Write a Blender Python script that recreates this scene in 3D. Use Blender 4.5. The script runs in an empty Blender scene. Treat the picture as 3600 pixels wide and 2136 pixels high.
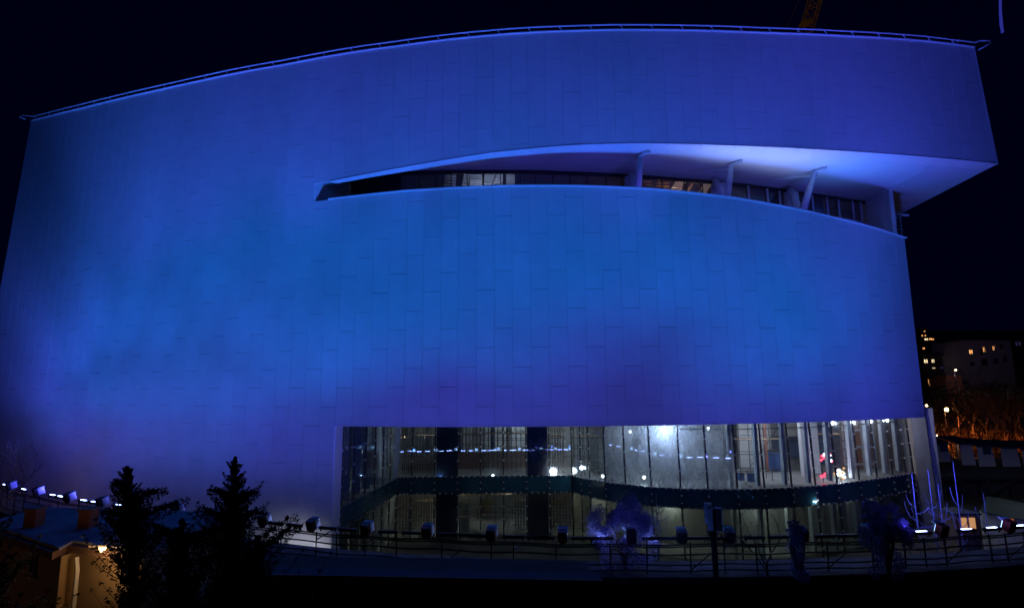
import bpy, bmesh, math, random
import numpy as np
from mathutils import Vector, Matrix
random.seed(7)
SC = bpy.context.scene
COL = SC.collection
rad = math.radians

# ------------------------------------------------------------------ camera
FPX = 1900.0; PITCH = rad(8.15); ROLL = rad(-0.45)
cd = bpy.data.cameras.new('camera'); cam = bpy.data.objects.new('camera', cd); COL.objects.link(cam)
cd.sensor_width = 36; cd.lens = 36 * FPX / 3600; cd.clip_start = 0.1; cd.clip_end = 6000
RM = Matrix.Rotation(math.pi / 2 + PITCH, 3, 'X') @ Matrix.Rotation(ROLL, 3, 'Z')
cam.matrix_world = RM.to_4x4(); SC.camera = cam

# ------------------------------------------------------------------ night sky
w = bpy.data.worlds.new('World'); SC.world = w; w.use_nodes = True
nt = w.node_tree; nt.nodes.clear()
sky = nt.nodes.new('ShaderNodeTexSky'); sky.sky_type = 'NISHITA'; sky.sun_disc = False
sky.sun_elevation = rad(-4); sky.sun_rotation = rad(200)
b1 = nt.nodes.new('ShaderNodeBackground'); b1.inputs[1].default_value = 0.0015
b2 = nt.nodes.new('ShaderNodeBackground'); b2.inputs[0].default_value = (0.0, 0.002, 0.06, 1); b2.inputs[1].default_value = 0.085
ad = nt.nodes.new('ShaderNodeAddShader'); wo = nt.nodes.new('ShaderNodeOutputWorld')
nt.links.new(sky.outputs[0], b1.inputs[0]); nt.links.new(b1.outputs[0], ad.inputs[0]); nt.links.new(b2.outputs[0], ad.inputs[1])
nt.links.new(ad.outputs[0], wo.inputs[0])
sl = bpy.data.lights.new('moon', 'SUN'); sl.energy = 0.004; sl.angle = rad(0.5); sl.color = (1, .95, .85)
so = bpy.data.objects.new('moon', sl); COL.objects.link(so); so.rotation_euler = (rad(50), 0, rad(200))
SC.view_settings.view_transform = 'Standard'; SC.view_settings.look = 'None'
SC.view_settings.exposure = 0; SC.view_settings.gamma = 1; SC.view_settings.use_curve_mapping = False
SC.render.engine = 'CYCLES'; SC.cycles.use_denoising = True
SC.cycles.max_bounces = 6; SC.cycles.transparent_max_bounces = 16; SC.cycles.sample_clamp_indirect = 2.0
SC.cycles.caustics_reflective = False; SC.cycles.caustics_refractive = False

# ------------------------------------------------------------------ survey helpers
def ray(px, py):
    d = RM @ Vector(((px - 1800) / FPX, (1068 - py) / FPX, -1)); return d
def at(px, py, Y):
    d = ray(px, py); return d * (Y / d.y)
def atz(px, py, z):
    d = ray(px, py); return d * (z / d.z)
RI = RM.transposed()
def pix(p):
    q = RI @ Vector(p); return (1800 + FPX * q.x / -q.z, 1068 - FPX * q.y / -q.z)

# ------------------------------------------------------------------ materials
MATS = {}
def mat(name, col, rough=.6, var=.12, scale=3.0, metal=0., bump=0., bscale=20., emit=None, estr=0., spec=.5):
    if name in MATS: return MATS[name]
    m = bpy.data.materials.new(name); m.use_nodes = True; n = m.node_tree; b = n.nodes['Principled BSDF']
    b.inputs['Roughness'].default_value = rough; b.inputs['Metallic'].default_value = metal
    b.inputs['Specular IOR Level'].default_value = spec
    tc = n.nodes.new('ShaderNodeTexCoord'); nz = n.nodes.new('ShaderNodeTexNoise'); nz.inputs['Scale'].default_value = scale
    nz.inputs['Detail'].default_value = 6
    n.links.new(tc.outputs['Object'], nz.inputs['Vector'])
    mp = n.nodes.new('ShaderNodeMapRange'); mp.inputs['From Min'].default_value = .25; mp.inputs['From Max'].default_value = .75
    mp.inputs['To Min'].default_value = 1 - var; mp.inputs['To Max'].default_value = 1 + var
    oi = n.nodes.new('ShaderNodeObjectInfo')
    m2 = n.nodes.new('ShaderNodeMapRange'); m2.inputs['To Min'].default_value = 1 - var * .5; m2.inputs['To Max'].default_value = 1 + var * .5
    n.links.new(oi.outputs['Random'], m2.inputs['Value'])
    n.links.new(nz.outputs['Fac'], mp.inputs['Value'])
    mu = n.nodes.new('ShaderNodeMath'); mu.operation = 'MULTIPLY'
    n.links.new(mp.outputs[0], mu.inputs[0]); n.links.new(m2.outputs[0], mu.inputs[1])
    vm = n.nodes.new('ShaderNodeVectorMath'); vm.operation = 'SCALE'; vm.inputs[0].default_value = col[:3]
    n.links.new(mu.outputs[0], vm.inputs['Scale']); n.links.new(vm.outputs[0], b.inputs['Base Color'])
    if bump:
        bn = n.nodes.new('ShaderNodeTexNoise'); bn.inputs['Scale'].default_value = bscale; bn.inputs['Detail'].default_value = 5
        bp = n.nodes.new('ShaderNodeBump'); bp.inputs['Strength'].default_value = bump
        n.links.new(tc.outputs['Object'], bn.inputs['Vector']); n.links.new(bn.outputs['Fac'], bp.inputs['Height']); n.links.new(bp.outputs[0], b.inputs['Normal'])
    if emit:
        b.inputs['Emission Color'].default_value = (*emit, 1); b.inputs['Emission Strength'].default_value = estr
    MATS[name] = m; return m
def glass_mat(name, tint, refl=1.0, dirt=0.0, dirtcol=(.6, .65, .7)):
    m = bpy.data.materials.new(name); m.use_nodes = True; n = m.node_tree; n.nodes.clear()
    out = n.nodes.new('ShaderNodeOutputMaterial'); tr = n.nodes.new('ShaderNodeBsdfTransparent'); tr.inputs[0].default_value = (*tint, 1)
    gl = n.nodes.new('ShaderNodeBsdfGlossy'); gl.inputs['Roughness'].default_value = .015; gl.inputs[0].default_value = (.9, .95, 1, 1)
    ge = n.nodes.new('ShaderNodeNewGeometry'); dt = n.nodes.new('ShaderNodeVectorMath'); dt.operation = 'DOT_PRODUCT'
    n.links.new(ge.outputs['Normal'], dt.inputs[0]); n.links.new(ge.outputs['Incoming'], dt.inputs[1])
    def M(op, a, b=None):
        k = n.nodes.new('ShaderNodeMath'); k.operation = op
        if hasattr(a, 'links'): n.links.new(a, k.inputs[0])
        else: k.inputs[0].default_value = a
        if b is not None:
            if hasattr(b, 'links'): n.links.new(b, k.inputs[1])
            else: k.inputs[1].default_value = b
        return k.outputs[0]
    sch = M('POWER', M('SUBTRACT', 1.0, M('ABSOLUTE', dt.outputs['Value'])), 5.0)
    mu = M('MULTIPLY', M('MULTIPLY_ADD', sch, .9), refl).node
    mu.inputs[0].links[0].from_node.inputs[2].default_value = .045; mu.use_clamp = True
    mx = n.nodes.new('ShaderNodeMixShader'); n.links.new(mu.outputs[0], mx.inputs[0]); 
    base = tr
    if dirt:
        tc = n.nodes.new('ShaderNodeTexCoord'); nz = n.nodes.new('ShaderNodeTexNoise'); nz.inputs['Scale'].default_value = 1.6; nz.inputs['Detail'].default_value = 12; nz.inputs['Roughness'].default_value = .7
        mpg = n.nodes.new('ShaderNodeMapping'); mpg.inputs['Scale'].default_value = (1, 1, .45)
        n.links.new(tc.outputs['Object'], mpg.inputs[0]); n.links.new(mpg.outputs[0], nz.inputs['Vector'])
        rm = n.nodes.new('ShaderNodeMapRange'); rm.inputs['From Min'].default_value = .3; rm.inputs['From Max'].default_value = .75
        rm.inputs['To Min'].default_value = dirt * .15; rm.inputs['To Max'].default_value = min(1, dirt * 1.9)
        n.links.new(nz.outputs['Fac'], rm.inputs['Value'])
        df = n.nodes.new('ShaderNodeBsdfDiffuse'); df.inputs[0].default_value = (*[c * .35 for c in dirtcol], 1)
        tl = n.nodes.new('ShaderNodeBsdfTranslucent'); tl.inputs[0].default_value = (*dirtcol, 1)
        m3 = n.nodes.new('ShaderNodeMixShader'); m3.inputs[0].default_value = .75; n.links.new(df.outputs[0], m3.inputs[1]); n.links.new(tl.outputs[0], m3.inputs[2])
        m4 = n.nodes.new('ShaderNodeMixShader'); n.links.new(rm.outputs[0], m4.inputs[0]); n.links.new(tr.outputs[0], m4.inputs[1]); n.links.new(m3.outputs[0], m4.inputs[2])
        base = m4
    n.links.new(base.outputs[0], mx.inputs[1]); n.links.new(gl.outputs[0], mx.inputs[2]); n.links.new(mx.outputs[0], out.inputs[0])
    MATS[name] = m; return m
M_PANEL = mat('white_cladding', (.74, .75, .77), .5, .045, .9, bump=.03, bscale=2)
M_JOINT = mat('joint_backing', (.3, .31, .33), .8)
M_TRIM = mat('white_trim', (.82, .83, .85), .35, .04)
M_SOFFIT = mat('soffit_paint', (.8, .81, .83), .6, .03, .6)
M_PIPE = mat('galvanised_pipe', (.8, .81, .84), .45, .08, 5)
M_DARKSTEEL = mat('dark_steel', (.035, .037, .045), .45, .2)
M_SCAF = mat('rusty_scaffold_tube', (.10, .075, .065), .6, .3, 8)
M_RAILT = mat('dark_scaffold_tube', (.035, .03, .035), .6, .3, 8)
M_CONC = mat('concrete', (.38, .38, .37), .85, .18, 1.2, bump=.25, bscale=8)
M_FLOORC = mat('concrete_floor', (.33, .33, .32), .8, .25, .8, bump=.2, bscale=6)
M_PLAST = mat('plaster_wall', (.55, .56, .56), .8, .1, .7)
M_FIN = mat('steel_fin', (.55, .60, .68), .5, .1)
M_BRICK = mat('red_block', (.30, .11, .07), .85, .25, 4)
M_MORTAR = mat('mortar', (.45, .44, .42), .9)
M_BROWN = mat('brown_render', (.34, .25, .21), .85, .12)
M_NAVY = mat('navy_reflection_panel', (.018, .055, .19), .25, .2, .8)  # navy of glass reflection and tint put into the base colour
M_SPAN = mat('spandrel_painted_reflection', (.035, .13, .17), .12, .2, .7)  # teal base stands in for reflected sky and facade glow
M_FIT = mat('steel_fitting', (.92, .92, .9), .3, .1, emit=None)
M_BLACK = mat('black_housing', (.02, .02, .022), .5)
M_RED = mat('red_housing', (.30, .025, .03), .5)
M_SNOW = mat('snow', (.72, .74, .78), .8, .15, .8, bump=.4, bscale=2)
M_GROUND = mat('dirty_ground', (.09, .085, .08), .9, .4, .4, bump=.4, bscale=1.5)
M_DECK = mat('snow_dusted_concrete', (.045, .045, .055), .85, .75, 1.6, bump=.4, bscale=5)
M_WALLD = mat('brown_retaining_wall', (.10, .07, .05), .9, .3)
M_OCHRE = mat('ochre_render', (.46, .33, .19), .85, .15, 1.5)
M_WFRAME = mat('painted_frame', (.5, .42, .3), .6)
M_ROOFEDGE = mat('roof_flashing', (.20, .12, .09), .6)
M_LEAF = mat('juniper_leaf', (.022, .034, .022), .8, .4, 2)
M_FROST = mat('blue_lit_frosted_leaf', (.34, .33, .55), .8, .3, 2)  # blue-violet of the floodlights put into the leaf colour
M_BARK = mat('bark', (.10, .075, .055), .9, .3, 6)
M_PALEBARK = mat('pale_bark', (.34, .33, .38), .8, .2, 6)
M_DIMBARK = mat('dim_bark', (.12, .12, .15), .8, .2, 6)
M_BARE = mat('lamp_orange_bark', (.30, .15, .08), .9, .3, 4)  # orange of the street lamps put into the bark colour
M_TENT = mat('grey_tarpaulin', (.62, .63, .72), .7, .08, .6)
M_TENTD = mat('blue_tarpaulin', (.05, .08, .15), .7, .1)
M_BLOCK = mat('hill_block_render', (.5, .46, .52), .9, .15, .3)
M_BLOCKD = mat('dark_block_render', (.12, .10, .10), .9, .2, .3)
M_TILE = mat('roof_sheet', (.06, .06, .08), .8)
M_WINDK = mat('dark_window', (.01, .01, .015), .15)
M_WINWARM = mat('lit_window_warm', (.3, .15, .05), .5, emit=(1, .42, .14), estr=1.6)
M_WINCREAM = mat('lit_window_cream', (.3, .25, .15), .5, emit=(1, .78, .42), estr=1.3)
M_CRANE = mat('self_lit_crane_steel', (.55, .30, .06), .6, emit=(.5, .2, .03), estr=.02)  # faint emission stands in for light falling on the crane
M_LED = mat('blue_led_strip', (.5, .6, 1), .4, emit=(.26, .36, 1), estr=26)
M_LENS = mat('floodlight_lens', (.5, .6, 1), .3, emit=(.35, .6, 1), estr=5)
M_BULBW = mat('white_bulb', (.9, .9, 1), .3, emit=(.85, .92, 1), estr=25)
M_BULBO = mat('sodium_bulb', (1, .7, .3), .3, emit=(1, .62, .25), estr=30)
M_REFLECTR = mat('red_reflection_glow', (1, .1, .1), .3, emit=(1, .04, .08), estr=6)
M_YELLOW = mat('yellow_banner', (.55, .47, .04), .7)
M_REDP = mat('red_print', (.5, .04, .03), .7)
M_TEALBOX = mat('teal_cabin', (.02, .14, .2), .6)
M_BLUEBOX = mat('blue_container', (.04, .12, .38), .6)
M_WOOD = mat('plywood', (.30, .2, .11), .8, .2)
G_CLEAR = glass_mat('clear_glass', (.80, .87, .92), 2.4, .05)
G_DUST = glass_mat('dusty_glass', (.72, .78, .82), 3.2, .45, (.55, .62, .72))
G_DARK = glass_mat('dark_glass', (.25, .3, .34), 2.2)
G_LOW = glass_mat('tinted_lower_glass', (.68, .75, .75), 1.8, .12, (.4, .42, .36))

# ------------------------------------------------------------------ mesh builder
class MB:
    def __init__(s): s.v = []; s.f = []; s.m = []
    def add(s, vs, fs, mi=0):
        o = len(s.v); s.v += [tuple(v) for v in vs]; s.f += [tuple(i + o for i in f) for f in fs]; s.m += [mi] * len(fs); return s
    def hexa(s, p, mi=0):  # 8 pts: bottom 4 ccw, top 4
        return s.add(p, [(3, 2, 1, 0), (4, 5, 6, 7), (0, 1, 5, 4), (1, 2, 6, 5), (2, 3, 7, 6), (3, 0, 4, 7)], mi)
    def box(s, c, d, rz=0, rx=0, mi=0):
        R = Matrix.Rotation(rz, 3, 'Z') @ Matrix.Rotation(rx, 3, 'X'); c = Vector(c); x, y, z = d[0] / 2, d[1] / 2, d[2] / 2
        return s.hexa([c + R @ Vector(q) for q in ((-x, -y, -z), (x, -y, -z), (x, y, -z), (-x, y, -z), (-x, -y, z), (x, -y, z), (x, y, z), (-x, y, z))], mi)
    def bar(s, a, b, wd, h=None, mi=0):
        a = Vector(a); b = Vector(b); d = (b - a); L = d.length
        if L < 1e-6: return s
        d /= L; up = Vector((0, 0, 1)) if abs(d.z) < .95 else Vector((0, 1, 0))
        r = d.cross(up).normalized() * wd / 2; u = r.cross(d).normalized() * (h or wd) / 2
        return s.hexa([a - r - u, a + r - u, b + r - u, b - r - u, a - r + u, a + r + u, b + r + u, b - r + u], mi)
    def tube(s, pts, r, n=6, mi=0):
        pts = [Vector(p) for p in pts]; rs = r if isinstance(r, (list, tuple)) else [r] * len(pts); o = []
        for i, p in enumerate(pts):
            d = (pts[min(i + 1, len(pts) - 1)] - pts[max(i - 1, 0)])
            d = d.normalized() if d.length > 1e-7 else Vector((0, 0, 1))
            a = d.cross(Vector((0, 0, 1)) if abs(d.z) < .9 else Vector((1, 0, 0))).normalized(); b = d.cross(a)
            o += [p + (a * math.cos(t * 2 * math.pi / n) + b * math.sin(t * 2 * math.pi / n)) * rs[i] for t in range(n)]
        fs = [(i * n + j, i * n + (j + 1) % n, (i + 1) * n + (j + 1) % n, (i + 1) * n + j) for i in range(len(pts) - 1) for j in range(n)]
        fs += [tuple(range(n - 1, -1, -1)), tuple(range((len(pts) - 1) * n, len(pts) * n))]
        return s.add(o, fs, mi)
    def extr(s, poly, z0, z1, mi=0):
        n = len(poly); vs = [(p[0], p[1], z0) for p in poly] + [(p[0], p[1], z1) for p in poly]
        return s.add(vs, [tuple(range(n - 1, -1, -1)), tuple(range(n, 2 * n))] + [(i, (i + 1) % n, n + (i + 1) % n, n + i) for i in range(n)], mi)
    def ball(s, c, r, mi=0, n=6, k=4, sz=1):
        c = Vector(c); vs = [c + Vector((0, 0, r * sz))]
        for i in range(1, k):
            t = math.pi * i / k
            vs += [c + Vector((r * math.sin(t) * math.cos(2 * math.pi * j / n), r * math.sin(t) * math.sin(2 * math.pi * j / n), r * sz * math.cos(t))) for j in range(n)]
        vs.append(c - Vector((0, 0, r * sz))); e = len(vs) - 1
        fs = [(0, 1 + j, 1 + (j + 1) % n) for j in range(n)] + [(1 + i * n + j, 1 + (i + 1) * n + j, 1 + (i + 1) * n + (j + 1) % n, 1 + i * n + (j + 1) % n) for i in range(k - 2) for j in range(n)]
        fs += [(e, 1 + (k - 2) * n + (j + 1) % n, 1 + (k - 2) * n + j) for j in range(n)]
        return s.add(vs, fs, mi)
ROOT = {}
def obj(name, mb, m, parent=None, kind=None, label=None, smooth=False):
    me = bpy.data.meshes.new(name); base = ROOT.get(parent.name, Vector((0, 0, 0))) if parent else Vector((0, 0, 0))
    vs = mb.v if base.length < 1e-9 else [(v[0] - base.x, v[1] - base.y, v[2] - base.z) for v in mb.v]
    me.from_pydata(vs, [], mb.f)
    ms = m if isinstance(m, (list, tuple)) else [m]
    for q in ms: me.materials.append(q)
    if len(ms) > 1: me.polygons.foreach_set('material_index', mb.m)
    if smooth: me.polygons.foreach_set('use_smooth', [True] * len(me.polygons))
    me.update(); o = bpy.data.objects.new(name, me); COL.objects.link(o)
    if parent: o.parent = parent; ROOT[o.name] = base
    if kind: o['kind'] = kind
    if label: o['label'] = label
    return o
def thing(name, label, cat, loc=(0, 0, 0), group=None):
    o = bpy.data.objects.new(name, None); COL.objects.link(o); o.location = loc; o.empty_display_size = .3
    o['label'] = label; o['category'] = cat
    if group: o['group'] = group
    ROOT[o.name] = Vector(loc); return o
def tag(o, label, cat, group=None):
    o['label'] = label; o['category'] = cat
    if group: o['group'] = group
    return o
def dup(root, loc, rz=None, label=None, group=None, sc=None):
    r = root.copy(); COL.objects.link(r); r.location = loc
    if rz is not None: r.rotation_euler = (0, 0, rz)
    if sc is not None: r.scale = (sc, sc, sc)
    if label: r['label'] = label
    if group: r['group'] = group
    for ch in list(root.children):
        c = ch.copy(); COL.objects.link(c); c.parent = r
        for g in ch.children:
            d = g.copy(); COL.objects.link(d); d.parent = c
    return r
ORD = ['first', 'second', 'third', 'fourth', 'fifth', 'sixth', 'seventh', 'eighth', 'ninth', 'tenth', 'eleventh', 'twelfth', 'thirteenth', 'fourteenth',
       'fifteenth', 'sixteenth', 'seventeenth', 'eighteenth', 'nineteenth', 'twentieth', 'twenty first', 'twenty second', 'twenty third', 'twenty fourth', 'twenty fifth', 'twenty sixth', 'twenty seventh', 'twenty eighth', 'twenty ninth', 'thirtieth']
def lamp(kind, loc, energy, color, parent=None, target=None, size=.1, angle=60, blend=1., name=None):
    l = bpy.data.lights.new(name or 'lamp_light', kind); l.energy = energy; l.color = color
    if kind == 'SPOT': l.spot_size = rad(angle); l.spot_blend = blend; l.shadow_soft_size = size
    elif kind == 'POINT': l.shadow_soft_size = size
    o = bpy.data.objects.new(l.name, l); COL.objects.link(o); p = Vector(loc)
    if parent: o.parent = parent; o.location = p - ROOT[parent.name]
    else: o.location = p
    if target is not None: o.rotation_euler = (Vector(target) - p).to_track_quat('-Z', 'Y').to_euler()
    return o

# ------------------------------------------------------------------ ground and terrain
GZ = -14.6
def gh(x, y):
    if y < 92: return GZ
    if y < 330: return GZ + (y - 92) * .085
    if y < 620: return GZ + 238 * .085 + (y - 330) * .17
    return GZ + 238 * .085 + 290 * .17
gb = MB(); xs = [-3000, -1200, -600] + list(range(-400, 440, 20)) + [600, 1200, 3000]
ys = [-600, -200, -40, 0, 20, 40, 60, 80, 92] + list(range(100, 340, 12)) + list(range(340, 640, 30)) + [900, 3500]
for j in ys:
    for i in xs:
        gb.v.append((i, j, gh(i, j) + (random.uniform(-.5, .5) if j > 100 and abs(i) < 500 else 0)))
nx = len(xs)
for j in range(len(ys) - 1):
    for i in range(nx - 1): gb.f.append((j * nx + i, j * nx + i + 1, (j + 1) * nx + i + 1, (j + 1) * nx + i)); gb.m.append(0)
obj('ground', gb, M_GROUND, kind='structure')

# ------------------------------------------------------------------ plan curves of the two shells (arc length every column)
def itp(x, xs, ys): return float(np.interp(x, xs, ys))
W = 1.3
def walk(alpha, x0, y0, sgn, xend):
    pts = [(x0, y0)]; x, y = x0, y0; acc = 0; st = .02
    while (x - xend) * sgn < 0:
        a = rad(alpha(x)); x += sgn * st * math.cos(a); y += sgn * st * math.sin(a); acc += st
        if acc >= W - 1e-6: pts.append((x, y)); acc = 0
    return pts
aL = lambda X: itp(X, [-47, -25, -16, 4], [-24, -20, -15, 0])
aU = lambda X: itp(X, [4, 20, 40], [0, 6, 13])
aR = lambda X: itp(X, [4, 33.5], [0, 24])
X0 = at(1934, 1300, 38.03).x
leftp = walk(aL, X0, 38.0, -1, -57)          # column seams going left
upr = walk(aU, X0, 38.0, 1, 41.5); lor = walk(aR, X0, 38.0, 1, 33.0)
ZT = lambda X: itp(X, [-55, -51, -42, -30.7, -18.6, -8.8, 0, 7.8, 20, 27, 34, 40], [28.1, 27.8, 27.15, 26.5, 25.95, 26.0, 26.3, 26.53, 26.73, 27.0, 27.33, 27.45])
ZE = lambda X: itp(X, [-15, -7.6, -1.5, 4.6, 9.5, 14, 27, 40], [15.38, 16.15, 16.86, 17.32, 17.48, 17.45, 17.36, 17.3])   # fascia edge of the upper shell
ZS = lambda X: itp(X, [-15.2, -7.6, 0, 4.5, 10.6, 17, 22.6, 28.5, 33.2], [13.95, 14.16, 14.18, 14.11, 13.92, 13.49, 12.9, 12.24, 11.6])  # sill
ZB = -3.0
XJ = -12.6; XTIP = -15.05

def clip(poly, a, b, c):  # keep a*s+b*z<=c
    out = []
    for i in range(len(poly)):
        p, q = poly[i], poly[(i + 1) % len(poly)]
        dp, dq = a * p[0] + b * p[1] - c, a * q[0] + b * q[1] - c
        if dp <= 0: out.append(p)
        if (dp < 0 < dq) or (dq < 0 < dp):
            t = dp / (dp - dq); out.append((p[0] + t * (q[0] - p[0]), p[1] + t * (q[1] - p[1])))
    return out
museum = thing('museum_building', 'huge curved white clad museum washed in blue and violet light, unfinished glass hall below', 'building', (0, 45, GZ))
panels = []; backing = MB()
zj0 = at(1957, 1357, 38).z
TH = .07
def column(p0, p1, k, zlo, zhi, ends=None):
    """one column of staggered panels between seams p0 (left) and p1; zlo/zhi functions of X"""
    A = Vector((*p0, 0)); B = Vector((*p1, 0)); d = (B - A); L = d.length; d /= L; nrm = Vector((d.y, -d.x, 0))
    za0, za1 = zlo(p0[0]), zlo(p1[0]); zb0, zb1 = zhi(p0[0]), zhi(p1[0])
    def lims(poly):
        poly = clip(poly, (zb0 - zb1) / L * -1 * -1 if False else -(zb1 - zb0) / L, 1, zb0)
        if len(poly) > 2: poly = clip(poly, (za1 - za0) / L, -1, -za0)
        if ends:
            for (a, b, c) in ends:
                if len(poly) > 2: poly = clip(poly, a, b, c)
        return poly
    def world(poly, off): return [A + d * s + Vector((0, 0, z)) + nrm * off for s, z in poly]
    full = lims([(0, -40), (L, -40), (L, 40), (0, 40)])
    if len(full) < 3: return
    fr = world(full, -TH - .01); bk = world(full, -.35); n = len(fr)
    backing.add(fr + bk, [tuple(range(n)), tuple(range(2 * n - 1, n - 1, -1))] + [(i, n + i, n + (i + 1) % n, (i + 1) % n) for i in range(n)])
    ph = zj0 + (k % 3) * 4.1 / 3; gv, gh_ = .007, .015
    j = math.floor((min(za0, za1) - ph) / 4.1)
    while ph + j * 4.1 < max(zb0, zb1):
        z0, z1 = ph + j * 4.1, ph + (j + 1) * 4.1; j += 1
        poly = lims([(gv, z0 + gh_), (L - gv, z0 + gh_), (L - gv, z1 - gh_), (gv, z1 - gh_)])
        if len(poly) < 3: continue
        ar = abs(sum(poly[i][0] * poly[(i + 1) % len(poly)][1] - poly[(i + 1) % len(poly)][0] * poly[i][1] for i in range(len(poly)))) / 2
        if ar < .03: continue
        pr = random.uniform(-.0025, .0025); f = world(poly, pr); b = world(poly, -TH); n = len(f)
        mb = MB().add(f + b, [tuple(range(n)), tuple(range(2 * n - 1, n - 1, -1))] + [(i, n + i, n + (i + 1) % n, (i + 1) % n) for i in range(n)])
        q = [pix(v) for v in f]; vis = any(0 < x < 3600 and 0 < y < 2136 for x, y in q)
        pa = abs(sum(q[i][0] * q[(i + 1) % n][1] - q[(i + 1) % n][0] * q[i][1] for i in range(n))) / 2 if vis else 0
        panels.append((pa, mb))
def endcut(p0, p1, xa, za, xb, zb, keep):  # slanted end line X(z) through (xa,za),(xb,zb), keep='R' or 'L'
    A = Vector((*p0, 0)); B = Vector((*p1, 0)); L = (B - A).length; cx = (p1[0] - p0[0]) / L
    k = (xb - xa) / (zb - za)  # X = xa + k (z - za); s = (X-p0x)/cx
    # keep R: s*cx + p0x >= xa + k(z-za) -> -cx s + k z <= p0x - xa + k za
    if keep == 'R': return (-cx, k, p0[0] - xa + k * za)
    return (cx, -k, -p0[0] + xa - k * za)
for i in range(len(leftp) - 1):
    p1, p0 = leftp[i], leftp[i + 1]; k = -(i + 1)
    ends = [endcut(p0, p1, -51.1, 27.8, -52.9, 9.3, 'R')] if p0[0] < -49 else None
    if p1[0] <= XTIP - 1e-6 or p0[0] < XTIP - .9:
        lo = (lambda X: GZ) if p1[0] < XJ + .3 else (lambda X: ZB)
        column(p0, p1, k, lo, ZT, ends)
    else:
        column(p0, p1, k, ZE, ZT)
        column(p0, p1, k, (lambda X: GZ) if (p0[0] + p1[0]) / 2 < XJ else (lambda X: ZB), ZS)
for i in range(len(upr) - 1):
    p0, p1 = upr[i], upr[i + 1]
    column(p0, p1, i, ZE, ZT, [endcut(p0, p1, 39.0, 27.45, 39.85, 17.3, 'L')] if p1[0] > 38 else None)
for i in range(len(lor) - 1):
    column(lor[i], lor[i + 1], i, lambda X: ZB, ZS)
panels.sort(key=lambda t: -t[0])
for pa, mb in panels[:298]: obj('facade_panel', mb, M_PANEL, museum)
rest = MB()
for pa, mb in panels[298:]: rest.add(mb.v, mb.f)
obj('small_facade_panels', rest, M_PANEL, museum, kind='stuff')
obj('wall_backing', backing, M_JOINT, museum)
JOINTX = min(leftp, key=lambda p: abs(p[0] - XJ)); TIPP = min(leftp, key=lambda p: abs(p[0] - XTIP))

Uc = leftp[::-1] + upr[1:]; Lc = [p for p in leftp[::-1] if p[0] > -57] + lor[1:]
def yon(curve, x): return itp(x, [p[0] for p in curve], [p[1] for p in curve])
def nrm_at(curve, x):
    y0, y1 = yon(curve, x - .3), yon(curve, x + .3); d = Vector((.6, y1 - y0, 0)).normalized(); return Vector((d.y, -d.x, 0))
def strip(pts_a, pts_b, th=None):  # ruled surface between two polylines of 3D points, doubled with thickness th (down)
    mb = MB(); n = len(pts_a)
    if th is None:
        return mb.add(list(pts_a) + list(pts_b), [(i, i + 1, n + i + 1, n + i) for i in range(n - 1)])
    t = Vector((0, 0, th)); a2 = [Vector(p) + t for p in pts_a]; b2 = [Vector(p) + t for p in pts_b]
    for i in range(n - 1): mb.hexa([pts_a[i], pts_a[i + 1], pts_b[i + 1], pts_b[i], a2[i], a2[i + 1], b2[i + 1], b2[i]])
    return mb
# roof edge trim, roof deck, sides
xs_u = [p[0] for p in Uc if -51.2 < p[0] < 39.1]
xs_u = [-51.15] + xs_u + [39.05]
tr = MB()
tr.tube([Vector((x, yon(Uc, x), ZT(x) + .04)) + nrm_at(Uc, x) * .06 for x in xs_u], .075, 6)
obj('roof_edge_trim', tr, M_TRIM, museum, smooth=True)
rp = [(x, yon(Uc, x) + .3) for x in xs_u] + [(44, 82), (-60, 82)]
obj('roof', MB().extr(rp, 25.2, 25.5), M_CONC, museum)
sw = MB()
sw.hexa([(-55.3, 56.3, GZ), (-54.9, 56.0, GZ), (-60, 82, GZ), (-60.4, 82, GZ), (-51.3, 54.4, 27.7), (-51.0, 54.2, 27.7), (-60, 82, 27.7), (-60.4, 82, 27.7)])
sw.hexa([(39.6, 42.1, 17.3), (39.85, 42.15, 17.3), (44.4, 82, 17.3), (44, 82, 17.3), (38.8, 42.0, 27.4), (39.05, 41.95, 27.4), (44.4, 82, 27.4), (44, 82, 27.4)])
sw.box((-8, 82.2, 6.4), (106, .4, 42))
obj('side_wall', sw, M_PANEL, museum)
# roof hand rail
def rtop(x, up=.42, out=.1): return Vector((x, yon(Uc, x), ZT(x) + up)) + nrm_at(Uc, x) * out
rl = MB(); ex = [rtop(-51.2, .05, .45), rtop(-51.6, .2, .75), rtop(-51.3, .42, .65)]
ex2 = [rtop(39.2, .45, .3), rtop(40.0, .42, .55), rtop(40.1, .25, .5), rtop(39.1, -.35, .25)]
rl.tube(ex + [rtop(x) for x in xs_u[1:]] + ex2, .062, 6)
roofrail = obj('roof_rail', rl, M_PIPE, museum, smooth=True)
x = -50.2
while x < 39:
    b = MB(); b.tube([rtop(x - .12, .4, .1), rtop(x + .16, .02, .08)], .035, 5); o = obj('rail_bracket', b, M_PIPE, museum); 
    o.parent = roofrail; x += 2.35
b = MB(); b.tube([rtop(34.6, .2, .35), rtop(37.4, .2, .35)], .05, 5); b.tube([rtop(37.0, .1, .3), rtop(37.4, .75, .2)], .04, 5)
o = obj('loose_pipe', b, M_PIPE, museum)

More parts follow.
